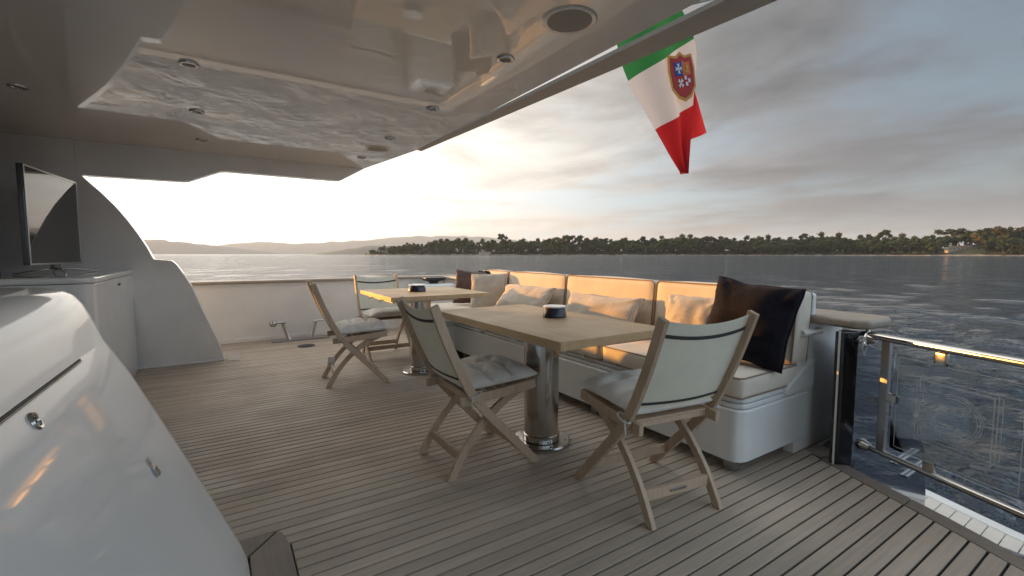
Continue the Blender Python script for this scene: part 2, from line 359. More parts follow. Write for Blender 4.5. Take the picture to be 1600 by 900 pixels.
# ------------------------------------------------------------------ island with its wood
def D_of(u): return float(np.interp(u, [440, 565, 600, 900, 1300, 1500, 1600, 2100, 2600], [1250, 1120, 1050, 860, 700, 600, 560, 480, 460]))
def H_of(u): return float(np.interp(u, [440, 470, 560, 575, 620, 900, 1300, 1450, 1520, 1600, 2100, 2600], [-1.2, 0.5, 0.9, 3, 7, 9, 8, 7, 16, 20, 16, 8]))
def build_island():
    us = np.linspace(455, 2600, 420); V = []; F = []; ts = [0, 0.015, 0.04, 0.08, 0.2, 0.45, 0.8, 1.0]
    zs = [-1.0, 0.35, 0.9, 1.6, 4.0, 1.0, 0.9, -0.5]
    for u in us:
        d = D_of(u); H = H_of(u); jit = 4 * mnoise.noise(Vector((u * 0.09, 2.2, 0))) + 1.5 * mnoise.noise(Vector((u * 0.6, 1, 0)))
        dep = 150 if u > 575 else 12
        for j, t in enumerate(ts):
            x, y, _ = gp(u, d + jit * (1 - t) + t * dep)
            z = (-1.2, 0.5, 1.2, 2.0, H * 0.6, H, H * 0.8, -1.2)[j] if u > 575 else (-1.2, 0.5, 0.9, 1.1, 1.0, 0.8, 0.4, -1.2)[j] * min(1, max(0.3, (u - 455) / 60))
            V.append((x, y, SEA_Z + z + (0.5 if j in (2, 3) else 0.25) * mnoise.noise(Vector((u * 0.5, j * 3.3, 5)))))
    n = len(ts)
    for i in range(len(us) - 1):
        for j in range(n - 1): F.append((i * n + j, (i + 1) * n + j, (i + 1) * n + j + 1, i * n + j + 1))
    m, g, b = mat('island ground'); tc = g.new('ShaderNodeTexCoord'); z = g.sep(tc.outputs['Object'])[2]
    nz = g.noise(tc.outputs['Object'], 0.09, 5, 0.7)
    hgt = g.math('ADD', g.math('SUBTRACT', z, SEA_Z), g.math('MULTIPLY', nz, 2.4))
    rock = g.mix(g.mapr(nz, 0.4, 0.6), (0.42, 0.37, 0.31), (0.20, 0.17, 0.14))
    c = g.mix(g.mapr(hgt, 1.2, 1.75), (0.045, 0.040, 0.035), rock); c = g.mix(g.mapr(hgt, 2.6, 3.1), c, (0.055, 0.06, 0.03))
    g.put(b.inputs['Base Color'], c); P_(b, rough=0.95)
    tag(link('island', mesh('island', V, F, 50), m), kind='structure')
build_island()

def foliage_mat(name, c1, c2):
    m, g, b = mat(name); tc = g.new('ShaderNodeTexCoord'); oi = g.new('ShaderNodeObjectInfo')
    n = g.noise(tc.outputs['Object'], 0.6, 4, 0.7); c = g.mix(g.mapr(n, 0.35, 0.65), c1, c2)
    rv = g.math('MULTIPLY_ADD', oi.outputs['Random'], 0.8, 0.6); g.put(b.inputs['Base Color'], g.mix(1.0, c, g.comb(rv, rv, g.math('MULTIPLY', rv, 0.9)), 'MULTIPLY')); P_(b, rough=0.8, spec=0.2)
    return m
M_pine = foliage_mat('pine needles', (0.026, 0.037, 0.014), (0.048, 0.059, 0.022))
M_oak = foliage_mat('holm oak leaves', (0.026, 0.038, 0.015), (0.054, 0.066, 0.025))
M_olive = foliage_mat('bronze green leaves', (0.115, 0.092, 0.036), (0.075, 0.072, 0.03))
M_bush = foliage_mat('shrub leaves', (0.06, 0.075, 0.028), (0.10, 0.105, 0.045))
M_trunk = plain('pine bark', (0.12, 0.085, 0.06), 0.9)
def tree_mesh(name, kind, seed, nleaf=1100):
    """tapered trunk, limbs and a crown of small leaf clumps; unit: metres, about 11 m tall"""
    rd = random.Random(seed); mb = MB(); H = 11
    if kind == 'pine': clumps = [(rd.gauss(0, 2.3), rd.gauss(0, 2.3), 8.2 + rd.uniform(-1.1, 1.9), rd.uniform(1.3, 2.1), 0.62) for _ in range(15)]
    elif kind == 'tall': clumps = [(rd.gauss(0, 1.3), rd.gauss(0, 1.3), 5.0 + rd.uniform(0, 6.2), rd.uniform(0.8, 1.5), 0.9) for _ in range(13)]
    elif kind == 'bush': clumps = [(rd.gauss(0, 2.2), rd.gauss(0, 2.2), 1.2 + rd.uniform(-0.6, 1.6), rd.uniform(1.0, 1.7), 0.75) for _ in range(11)]
    else: clumps = [(rd.gauss(0, 2.4), rd.gauss(0, 2.4), 5.6 + rd.gauss(0, 1.7), rd.uniform(1.3, 2.2), 0.8) for _ in range(16)]
    top = 2.0 if kind == 'bush' else 7.5
    mb.tube([(0, 0, -1.5), (0.1, 0, top * 0.3), (0.25, 0.15, top * 0.65), (0.2, 0.3, top)], [0.34, 0.27, 0.2, 0.12], 6)
    for c in clumps[::2]: mb.tube([(0.2, 0.12, top * 0.55), (c[0] * 0.5, c[1] * 0.5, (top * 0.6 + c[2]) / 2), (c[0], c[1], c[2])], [0.13, 0.08, 0.04], 5)
    nt = len(mb.F); per = nleaf // len(clumps)
    for (cx, cy, cz, r, fl) in clumps:
        for _ in range(per):
            v = Vector((rd.gauss(0, 1), rd.gauss(0, 1), rd.gauss(0, 1))).normalized() * (r * rd.uniform(0.55, 1.08))
            p = Vector((cx + v.x, cy + v.y, cz + v.z * fl)); s = rd.uniform(0.22, 0.5)
            a = Vector((rd.gauss(0, 1), rd.gauss(0, 1), rd.gauss(0, 1))).normalized(); bb = a.cross(Vector((rd.gauss(0, 1), rd.gauss(0, 1), rd.gauss(0, 1)))).normalized()
            mb.add([p + a * s, p + bb * s * 0.8, p - a * s * 0.9, p - bb * s * 0.8], [(0, 1, 2, 3)])
        if True:   # dense heart of the clump
            bm = bmesh.new(); bmesh.ops.create_icosphere(bm, subdivisions=2, radius=r * 0.72)
            for v in bm.verts: v.co = Vector((v.co.x + cx, v.co.y + cy, v.co.z * fl + cz)) + Vector((0.5, 0.5, 0.4)) * mnoise.noise(v.co * 1.7 + Vector((cx, cy, seed)))
            mb.bm(bm)
    me = mesh(name, mb.V, mb.F); me.materials.append(M_trunk)
    me.materials.append({'pine': M_pine, 'tall': M_pine, 'bush': M_bush, 'oak': M_oak, 'olive': M_olive}[kind])
    mi = np.ones(len(mb.F), dtype=np.int32); mi[:nt] = 0; me.polygons.foreach_set('material_index', mi); return me
tree_src = {k: [tree_mesh(n, k, s + 10 * i) for s in range(3)] for i, (k, n) in enumerate((('pine', 'umbrella_pine'), ('oak', 'holm_oak'), ('tall', 'tall_pine'), ('bush', 'shore_shrub')))}
olive_me = tree_mesh('bronze_tree', 'olive', 77, 2600)
def place_tree(name, me, u, dd, sc, label, cat, group=None, z=None, sz=1.0):
    d = D_of(u) + dd; x, y, _ = gp(u, d); t = dd / 150
    zz = SEA_Z + float(np.interp(t, [0, 0.04, 0.2, 0.45, 0.8, 1], [0.5, 1.2, H_of(u) * 0.6, H_of(u), H_of(u) * 0.8, 0])) if z is None else z
    o = link(name, me, None); o.location = (x, y, zz); o.scale = (sc, sc, sc * sz); o.rotation_euler = (0, 0, random.uniform(0, 6.28)); return tag(o, label, cat, group)
TG = {'pine': ('umbrella_pine', 'dark green umbrella pine with a flat crown in the island wood', 'pine tree', 'umbrella pines in the island wood'),
      'oak': ('holm_oak', 'round bushy dark green tree in the island wood', 'tree', 'round trees in the island wood'),
      'tall': ('tall_pine', 'narrow dark conifer standing among the island trees', 'conifer', 'narrow conifers in the island wood')}
rt = random.Random(21)
u = 585.0
while u < 1830:
    for row, dd in enumerate((14, 34, 60)):
        k = rt.choices(['oak', 'pine', 'tall'], [16, 1, 1])[0]
        if u < 610: k = 'oak'
        grow = min(1.0, 0.40 + (u - 580) / 160)
        if row == 0: k = 'oak'
        if 1468 < u < 1535 and row < 2: continue
        if 725 < u < 775 and row == 0: continue
        sc = rt.uniform(2.1, 2.9) * grow * (0.85, 1.05, 1.15)[row] * (D_of(u) / 900) ** 0.5
        place_tree(TG[k][0], rt.choice(tree_src[k]), u + rt.uniform(-6, 6), dd + rt.uniform(-6, 8), sc, *TG[k][1:])
    u += rt.uniform(13, 20)
u = 572.0
while u < 1760:
    if not (1468 < u < 1524):
        place_tree('shore_shrub', rt.choice(tree_src['bush']), u, rt.uniform(7, 12), rt.uniform(0.8, 1.4) * (0.75 if 735 < u < 770 else 1), 'low green shrub on the rocky island shore', 'shrub', 'shrubs along the island shore')
    u += rt.uniform(9, 17)
for (u, dd, sc, nm) in ((1538, 30, 2.3, 'bronze leaved tree, leftmost of the big crowns at the right end of the island'), (1570, 38, 2.9, 'tallest bronze green tree crown on the island, at its right end'), (1606, 44, 2.5, 'bronze green tree crown at the right edge of the view')):
    place_tree('bronze_tree', olive_me, u, dd, sc, nm, 'tree')
# undergrowth between the trunks: nobody could count it
def undergrowth():
    rd = random.Random(5); mb = MB()
    for _ in range(3600):
        u = rd.uniform(580, 1900); dd = rd.uniform(16, 75); d = D_of(u) + dd
        if 1462 < u < 1530 and dd < 60: continue
        x, y, _ = gp(u, d); h = float(np.interp(dd / 150, [0, 0.04, 0.2, 0.45], [0.5, 1.2, H_of(u) * 0.6, H_of(u)])) + SEA_Z; s = rd.uniform(1.6, 3.2)
        for _ in range(9):
            p = Vector((x + rd.gauss(0, 1.2), y + rd.gauss(0, 1.2), h + rd.uniform(0.2, 15.0) * (0.3 if u < 600 else 0.75 if u > 1500 else 1))); a = Vector((rd.gauss(0, 1), rd.gauss(0, 1), rd.gauss(0, 1))).normalized(); b = a.cross(Vector((rd.gauss(0, 1), rd.gauss(0, 1), rd.gauss(0, 1)))).normalized()
            mb.add([p + a * s * .6, p + b * s * .6, p - a * s * .6, p - b * s * .6], [(0, 1, 2, 3)])
    o = mb.build('undergrowth', M_oak, None, None); tag(o, 'dense dark undergrowth filling the island wood', 'undergrowth', None, 'stuff')
undergrowth()
M_stone = plain('pale stone wall', (0.55, 0.50, 0.42), 0.9); M_tile = plain('clay roof', (0.22, 0.13, 0.09), 0.9); M_pane = plain('dark window', (0.03, 0.03, 0.035), 0.2)
def cottage(name, u0, u1, dd, h, zb, label, gable=True):
    d = D_of((u0 + u1) / 2) + dd; A = Vector(gp(u0, d)); B = Vector(gp(u1, d)); L = (B - A).length; ang = math.atan2(B.y - A.y, B.x - A.x)
    t = thing(name, (A.x, A.y, SEA_Z + zb), ang, label, 'house'); W = 6
    MB().box((0, 0, -3), (L, W, h), 0.03).build('wall', M_stone, t)
    r = MB().prism([(-0.4, h), (W + 0.4, h), (W / 2, h + 1.5)], -0.3, L + 0.3, 'x').build('roof', M_tile, t)
    if gable: MB().box((0.1, W / 2 - 0.5, h + 0.3), (1.0, W / 2 + 0.5, h + 3.4), 0.03).build('chimney', M_stone, r)
    n = max(2, int(L / 5))
    for i in range(n):
        f = MB().box((L * (i + 0.5) / n - 0.5, -0.08, h * 0.35), (L * (i + 0.5) / n + 0.5, 0.1, h * 0.75)).build('window', M_stone, t)
        MB().box((L * (i + 0.5) / n - 0.42, -0.12, h * 0.37), (L * (i + 0.5) / n + 0.42, -0.085, h * 0.73)).build('pane', M_pane, f)
cottage('shore_cottage', 1479, 1518, 30, 6.0, 6.5, 'long low pale cottage left of the bronze trees on the island')
cottage('shore_hut', 748, 768, 8, 4.6, 1.6, 'tiny pale stone hut on the shore at the left part of the island', False)

# ------------------------------------------------------------------ teak deck
def marg_in(y):   # x of the inner edge of the margin board where the planks end (starboard quarter)
    return float(np.interp(y, [-2.0, -0.6, 0.0, 0.34, 0.57, 0.86, 1.17, 1.25], [1.15, 2.02, 2.28, 2.428, 2.538, 2.662, 2.805, 2.87]))
def marg_out(y): return marg_in(y) + 0.092
PITCHW = 0.0606
def build_deck():
    root = bpy.data.objects.new('deck', None); COL.objects.link(root); tag(root, kind='structure')
    poly = [(-2.2, -2.0), (marg_out(-2.0), -2.0)] + [(marg_out(y), y) for y in (-0.6, 0, 0.34, 0.57, 0.86, 1.0)] + [(2.93, 1.04), (3.3, 1.28), (3.42, 3.5), (3.3, 6.9), (-2.2, 6.9)]
    MB().prism(poly, -0.10, -0.010, 'z').build('caulking_bed', M_caulk, root, None)
    y = 6.84; i = 0
    while y > -1.6:
        y0, y1 = y - PITCHW + 0.0094, y
        x1 = lambda q: marg_in(q) - 0.006 if q < 1.22 else 3.22
        xs = -2.1
        if 1.80 > y0 and y0 < 1.99 and y1 > 1.71: xs = 0.192
        if y1 <= 1.98 and y1 > -1.6: xs = 0.192 if y1 > 1.70 else -0.6
        if 1.98 < y1 < 2.065: xs = 0.15
        if y0 > 6.20: pass
        px0, px1 = x1(y0), x1(y1)
        mb = MB().prism([(xs, y0), (px0, y0), (px1, y1), (xs, y1)], -0.010, 0.0, 'z', 0.0011, None, None, 1)
        mb.build('deck_plank', M_deck, root, 30); y -= PITCHW; i += 1
    # margin (covering) boards, starboard quarter
    ys = [-1.6, -1.1, -0.6, -0.2, 0.15, 0.34, 0.57, 0.72, 0.86, 1.0, 1.155]
    for a, b in ((0, 4), (4, 7), (7, 10)):
        seg = ys[a:b + 1]; e0 = seg[0] + (0.004 if a else 0)
        seg = [e0] + seg[1:]
        poly = [(marg_in(q), q) for q in seg] + [(marg_out(q) + (0.012 if q > 1.1 else 0), q - (0.02 if q > 1.1 else 0)) for q in seg[::-1]]
        MB().prism(poly, -0.06, 0.001, 'z', 0.002, None, None, 1).build('margin_board', M_margin, root)
    MB().prism([(2.815, 1.162), (2.905, 1.14), (3.0, 1.17), (3.0, 1.262), (2.86, 1.262)], -0.03, 0.001, 'z', 0.002).build('corner_board', M_margin, root)
    # boards framing the foot of the locker
    MB().prism([(0.048, 1.93), (0.155, 2.05), (0.168, 2.035), (0.186, 1.93), (0.186, -1.5), (0.048, -1.5)], -0.02, 0.001, 'z', 0.002).build('margin_board', M_margin, root)
    MB().prism([(-1.5, 1.838), (0.04, 1.838), (0.04, 1.935), (0.147, 2.055), (0.08, 2.062), (-1.5, 2.062)], -0.02, 0.001, 'z', 0.002).build('margin_board', M_margin, root)
    return root
deck = build_deck()
hp = MB().prism([(0.012, 5.70), (0.13, 5.68), (0.16, 6.28), (0.03, 6.28)], 0.0015, 0.006, 'z', 0.002).build('deck_hatch_plate', plain('grey beige plate', (0.42, 0.37, 0.33), 0.5), None)
tag(hp, 'small plain beige plate in the deck beside the foot of the white wing wall', 'deck plate')
dr = MB().lathe([(0.001, 0.002), (0.085, 0.002), (0.10, 0.006), (0.10, 0.008), (0.08, 0.010), (0.001, 0.010)], 28, (0.86, 6.13, 0)).build('deck_drain', M_blackm)
tag(dr, 'round black drain cover in the deck in front of the mooring rollers', 'drain')

# ------------------------------------------------------------------ port side: bulwark, wing, console, bulkhead
bw = thing('bulwark', (-2.0, 6.85, 0), 0, 'low white port bulwark with a teak cap rail running behind the far table', 'bulwark')
MB().box((0, 0, -0.9), (5.15, 0.10, 0.765), 0.008).build('wall_panel', M_bulw, bw)
MB().box((0.0, -0.05, 0.766), (5.3, 0.16, 0.805), 0.014).build('cap_rail', M_rail, bw)
MB().box((0.3, -0.022, 0.0), (5.0, -0.001, 0.05), 0.006).build('skirting', M_bulw, bw)
# curved stern bulwark behind the sofa
sb = thing('stern_bulwark', (3.0, 1.2, 0), 0, 'white stern bulwark with a rounded teak cap ending beside the sofa and glass gate', 'bulwark')
pin = [(2.99, 1.30), (3.13, 2.4), (3.19, 3.8), (3.17, 5.2), (3.05, 6.9)]
def off(pl, d): return [(x + d, y) for x, y in pl]
pl = [(x - 3.0, y - 1.2) for x, y in pin]
MB().prism(pl + off(pl, 0.14)[::-1], -0.9, 0.745, 'z', 0.004).build('wall_panel', M_bulw, sb)
MB().prism([(-0.25, 0.075), (0.30, 0.075), (0.32, 0.135), (-0.25, 0.135)], -0.05, 0.738, 'z', 0.004).build('end_panel', M_bulw, sb)
cap = [(-0.12, 0.10), (-0.16, -0.15), (-0.12, -0.215), (0.10, -0.235), (0.19, -0.20), (0.215, -0.12), (0.235, 0.1)] + off(pl, 0.22)[1:] + off(pl, -0.05)[1:][::-1]
MB().prism(cap, 0.747, 0.798, 'z', 0.018, None, None, 4).build('cap_rail', M_rail, sb)
MB().tube([(-0.25, 0.06, 0.70), (-0.03, 0.06, 0.70), (-0.01, 0.06, 0.70)], [0.02, 0.02, 0.012], 12).build('rail_stub', M_bulw, sb)

lean = lambda x, t, z: (x, 5.78 - 0.13 * z + t, z)
ww = thing('wing_wall', (0, 0, 0), 0, 'white side wing sloping down from the hardtop to the deck behind the television', 'wing wall')
side = [(-1.9, 0.0), (-0.004, 0.0), (-0.03, 0.13), (-0.065, 0.245), (-0.155, 0.494), (-0.26, 0.817), (-0.325, 0.955), (-0.375, 1.045), (-0.414, 1.085), (-0.554, 1.10),
        (-0.60, 1.22), (-0.66, 1.345), (-0.73, 1.475), (-0.806, 1.594), (-0.90, 1.715), (-1.015, 1.845), (-1.048, 1.872), (-1.0505, 2.16), (-1.9, 2.16)]
MB().prism(side, 0.003, 0.14, 'y', 0.009, None, lean, 3).build('side_panel', M_white, ww)
MB().box((-0.74, 5.755, 0.0), (-0.006, 5.776, 0.022), 0.005).build('skirting', M_white, ww)

mc = thing('console_cabinet', (-0.71, 3.97, 0), 0, 'white rounded cabinet against the wing wall carrying the television', 'cabinet')
body = [(-1.2, 0), (-0.10, 0), (-0.045, 0.02), (-0.012, 0.06), (0, 0.12), (-0.02, 1.715), (-1.2, 1.715)]
MB().prism(body, 0.0, 0.955, 'z', 0.006, None, None, 3).build('body', M_white, mc)
MB().prism([(x + (0.012 if x > -1 else 0), y - (0.012 if y < 1 else 0)) for x, y in body], 0.958, 1.0, 'z', 0.014, None, None, 4).build('top', M_white, mc)
for dy in (0.93, 0.98): MB().lathe([(0.001, 0), (0.010, 0), (0.010, 0.006), (0.004, 0.009), (0.001, 0.009)], 14, M=Matrix.Translation((-0.012, dy, 0.90)) @ Matrix.Rotation(R(90), 4, 'Y')).build('stud', M_blackm, mc)
bh = thing('cabin_bulkhead', (-1.62, 2.0, 0), 0, 'cabin bulkhead with a dark brown panel at the left edge behind the television', 'bulkhead')
MB().box((-0.38, -3.2, 0.0), (0, 4.9, 2.148), 0.01).build('wall', M_white, bh)
MB().box((0.001, 1.9, 0.02), (0.022, 3.75, 2.10), 0.004).build('brown_panel', M_bulk, bh)

tv = thing('television', (-1.075, 4.93, 1.0), R(85), 'flat black television on a chrome spider stand on the white cabinet', 'television')
W2, Hh = 0.475, 0.70
MB().box((-W2, 0.0, 0.07), (W2, 0.035, 0.07 + Hh), 0.006).build('casing', M_black, tv)
bz = MB(); b0 = 0.014
bz.box((-W2, -0.006, 0.07), (W2, -0.0005, 0.07 + b0), 0.002).box((-W2, -0.006, 0.07 + Hh - b0), (W2, -0.0005, 0.07 + Hh), 0.002)
bz.box((-W2, -0.006, 0.07 + b0), (-W2 + b0, -0.0005, 0.07 + Hh - b0), 0.002).box((W2 - b0, -0.006, 0.07 + b0), (W2, -0.0005, 0.07 + Hh - b0), 0.002)
bz.build('bezel', M_steel, tv)
ms, g, b = mat('glossy dark screen'); b.inputs['Base Color'].default_value = (0.010, 0.009, 0.009, 1); P_(b, rough=0.05, coat=0.3, coatr=0.02, ior=1.5, spec=0.45)
MB().box((-W2 + b0, -0.003, 0.07 + b0), (W2 - b0, -0.0006, 0.07 + Hh - b0)).build('screen', ms, tv, None)
MB().box((-0.06, 0.005, 0.03), (0.06, 0.03, 0.075), 0.004).build('neck', M_black, tv)
for sx, sy in ((1, -1), (-1, -1), (1, 1), (-1, 1)):
    MB().tube([(0.0, 0.015, 0.034), (sx * 0.10, sy * 0.05, 0.03), (sx * 0.33, sy * 0.14, 0.007)], [0.012, 0.010, 0.006], 8).build('stand_leg', M_chrome, tv)

# mooring rollers at the foot of the bulwark
fl = thing('mooring_roller_stand', (0.86, 6.62, 0), 0, 'chrome mooring fairlead with two leaning posts at the foot of the bulwark', 'mooring fairlead')
MB().box((-0.34, -0.06, 0.0015), (0.36, 0.09, 0.02), 0.006).build('base_plate', M_steel, fl)
for s, x0 in ((-1, -0.13), (1, 0.12)):
    MB().tube([(x0, 0, 0.02), (x0 + s * 0.015, 0, 0.04), (x0 + s * 0.07, 0, 0.235)], [0.030, 0.026, 0.026], 14).build('post', M_chrome, fl)
    MB().tube([(x0 + s * 0.07 - s * 0.03, 0, 0.245), (x0 + s * 0.07 + s * 0.10, 0, 0.25)], [0.014, 0.010], 10).build('horn', M_chrome, fl)
MB().lathe([(0.001, -0.045), (0.03, -0.038), (0.045, -0.015), (0.045, 0.015), (0.03, 0.038), (0.001, 0.045)], 18, (-0.32, 0, 0.245)).build('roller', M_chrome, fl)
c2 = thing('mooring_cleat', (1.55, 6.60, 0), 0, 'polished steel cleat on the deck behind the chair at the far table', 'cleat')
MB().box((-0.20, -0.05, 0.0015), (0.20, 0.05, 0.014), 0.005).build('base_plate', M_steel, c2)
for s in (-1, 1): MB().tube([(s * 0.10, 0, 0.014), (s * 0.10, 0, 0.10)], 0.020, 12).build('post', M_chrome, c2)
MB().tube([(-0.24, 0, 0.13), (-0.12, 0, 0.11), (0.12, 0, 0.11), (0.24, 0, 0.13)], [0.012, 0.022, 0.022, 0.012], 12).build('horn', M_chrome, c2)
# far quarter: white stern locker and a black winch cover
wl = MB().prism([(2.45, 6.28), (3.02, 6.28), (3.02, 6.80), (2.45, 6.80)], 0.0, 0.70, 'z', 0.05, None, None, 4).build('stern_locker', M_sofa)
tag(wl, 'low white locker with a rounded lid in the port stern corner behind the far table', 'locker')
wc = thing('winch_cover', (2.76, 6.56, 0.701), 0, 'flat black covered winch on the white locker beyond the far table', 'winch')
MB().lathe([(0.001, 0), (0.05, 0), (0.07, 0.03), (0.13, 0.05), (0.13, 0.062), (0.001, 0.062)], 24, sx=1.35, sy=0.6).build('drum', M_blackm, wc)
MB().box((-0.17, -0.09, 0.062), (0.17, 0.09, 0.092), 0.008).build('lid', M_blackm, wc)

# ------------------------------------------------------------------ hardtop overhang
ot = thing('hardtop', (0, 0, 2.15), 0, 'glossy white hardtop over the aft deck with recessed lights and speakers', 'hardtop')
MB().prism([(-2.0, -1.2), (1.66, -1.2), (1.64, 1.17), (1.635, 4.25), (1.46, 5.50), (-2.0, 5.52)], 0.0, 0.26, 'z').build('ceiling_panel', M_ceil, ot, None)
MB().prism([(-1.05, -0.285), (-1.02, -0.295), (-0.28, -0.290), (-0.24, -0.283), (0.03, -0.165), (0.08, -0.158), (1.17, -0.158), (1.21, -0.15), (1.46, 0.0), (1.46, 0.26), (-1.05, 0.26)], 5.505, 5.62, 'y', 0.004, None, lambda x, t, z: (x, 5.78 - 0.13 * (2.15 + z) + 0.003 + t - 5.505, z)).build('fascia', M_white, ot)
MB().prism([(1.637, 4.26), (1.72, 1.17), (1.725, -1.2), (2.03, -1.2), (1.895, 1.0), (1.69, 4.28)], 0.0, 0.022, 'z').build('aft_rim', M_rim, ot, None)
for yb in (-1.1, -0.4): MB().box((1.5, yb, 0.26), (1.85, yb + 0.05, 0.30)).box((1.80, yb, 0.022), (1.85, yb + 0.05, 0.26)).build('rim_bracket', M_steel, ot)
def downlight(x, y, r=0.043):
    f = MB().lathe([(r * 0.62, -0.001), (r * 0.70, -0.009), (r, -0.010), (r * 1.06, -0.004), (r * 1.06, -0.0005)], 28, (x, y, 0)).build('downlight', M_chrome, ot)
    MB().lathe([(0.0005, -0.0045), (r * 0.63, -0.0035), (r * 0.63, -0.0008)], 24, (x, y, 0)).build('lens', M_lens, f)
for y in (2.05, 3.0, 3.95, 4.88): downlight(1.27, y)
for y in (3.0, 3.95, 4.89): downlight(-0.10, y)
downlight(-0.98, 3.94)
for y in (1.575, 4.40):
    f = MB().lathe([(0.098, -0.006), (0.112, -0.008), (0.118, -0.003), (0.118, -0.0005)], 40, (1.30, y, 0)).build('speaker', M_ceil, ot)
    MB().lathe([(0.0005, -0.0095), (0.06, -0.009), (0.097, -0.006), (0.097, -0.001)], 36, (1.30, y, 0)).build('grille', M_grille, f)

# ------------------------------------------------------------------ starboard locker close to the camera
lk = thing('deck_locker', (0, 0, 0), 0, 'large glossy white locker with a sloping front in the left foreground', 'locker')
prof = [(-1.4, 0.0), (0.040, 0.0), (0.041, 0.06), (0.036, 0.10), (0.022, 0.145), (-0.026, 0.266), (-0.124, 0.507), (-0.243, 0.788)]
profu = [(-0.2995, 0.90), (-0.318, 0.955), (-0.338, 1.005), (-0.358, 1.035), (-0.385, 1.052), (-0.43, 1.060), (-0.52, 1.062), (-1.4, 1.03)]
def locker_shell():
    full = prof + [(-0.297, 0.895)] + profu
    # front shell runs the length with a softly rounded far edge
    V = []; F = []; n = len(full)
    rings = [(-1.6, 0.0), (1.46, 0.0), (1.74, 0.0), (1.78, 0.004), (1.805, 0.014), (1.818, 0.030), (1.822, 0.055)]
    cen = (-0.8, 0.45)
    for (y, ins) in rings:
        for i, (x, z) in enumerate(full):
            px, pz = full[max(i - 1, 0)], full[min(i + 1, n - 1)]
            tx, tz = pz[0] - px[0], pz[1] - px[1]; L = math.hypot(tx, tz); nx, nz = tz / L, -tx / L
            if x <= -1.39: nx = 0
            V.append((x - nx * ins, y, max(z - nz * ins, 0) if z > 0 else 0))
    for j in range(len(rings) - 1):
        for i in range(n):
            i2 = (i + 1) % n; F.append((j * n + i, j * n + i2, (j + 1) * n + i2, (j + 1) * n + i))
    F.append(tuple(range(n))); F.append(tuple((len(rings) - 1) * n + i for i in range(n)))
    bm = bmesh.new(); vs = [bm.verts.new(v) for v in V]; [bm.faces.new([vs[i] for i in f]) for f in F]
    bmesh.ops.recalc_face_normals(bm, faces=bm.faces[:]); mb = MB(); mb.bm(bm)
    mb.build('body', M_locker, lk, 50)
    # door seam: a dark recessed channel with a bright lip
    sl_ = Vector((0.93, 0, 0.41)).normalized(); c = Vector((-0.2965, 0, 0.895)); t = Vector((0.41, 0, -0.93)).normalized()
    for nm, mt, w, pr, o in (('seam', M_caulk, 0.006, 0.0015, 0.0), ('lip', M_steel, 0.0025, 0.004, 0.006)):
        q = c + t * o; a = q - t * w / 2; b = q + t * w / 2
        mb = MB(); Vv = []
        for y in (-1.55, 1.475):
            for p in (a - sl_ * 0.01, a + sl_ * pr, b + sl_ * pr, b - sl_ * 0.01): Vv.append((p.x, y, p.z))
        mb.add(Vv, [(0, 1, 5, 4), (1, 2, 6, 5), (2, 3, 7, 6), (3, 0, 4, 7), (0, 3, 2, 1), (4, 5, 6, 7)]); mb.build(nm, mt, lk, None)
    return sl_, t
sl_, tt = locker_shell()
def on_slope(y, z):  # point on the sloping front at height z
    return Vector((-0.37 + (1.06 - z) * 0.41 / 0.93, y, z))
def slope_M(y, z, spin=0):
    zax = Vector((0.93, 0, 0.41)).normalized(); yax = Vector((0, 1, 0)); xax = yax.cross(zax)
    m = Matrix((xax, yax, zax)).transposed().to_4x4(); m.translation = on_slope(y, z) - zax * 0.001; return m @ Matrix.Rotation(spin, 4, 'Z')
Mk = slope_M(1.085, 0.862)
k_ = MB().lathe([(0.011, 0.0), (0.0165, 0.0), (0.0175, 0.004), (0.015, 0.008), (0.011, 0.007), (0.009, 0.002), (0.009, 0.0)], 26, M=Mk).build('lock', M_chrome, lk)
MB().lathe([(0.0005, 0.004), (0.009, 0.003), (0.009, 0.0)], 20, M=Mk).build('lock_core', M_blackm, k_)
Mk = slope_M(1.427, 0.612, R(90))
lt = MB().box((-0.014, -0.030, 0.0), (0.014, 0.030, 0.004), 0.002, Mk).build('latch', M_chrome, lk)
MB().box((-0.012, -0.028, 0.0042), (0.012, 0.0, 0.013), 0.003, Mk).build('latch_tongue', M_chrome, lt)
MB().box((-0.010, 0.003, 0.0042), (0.010, 0.026, 0.008), 0.003, Mk).build('latch_keep', M_steel, lt)

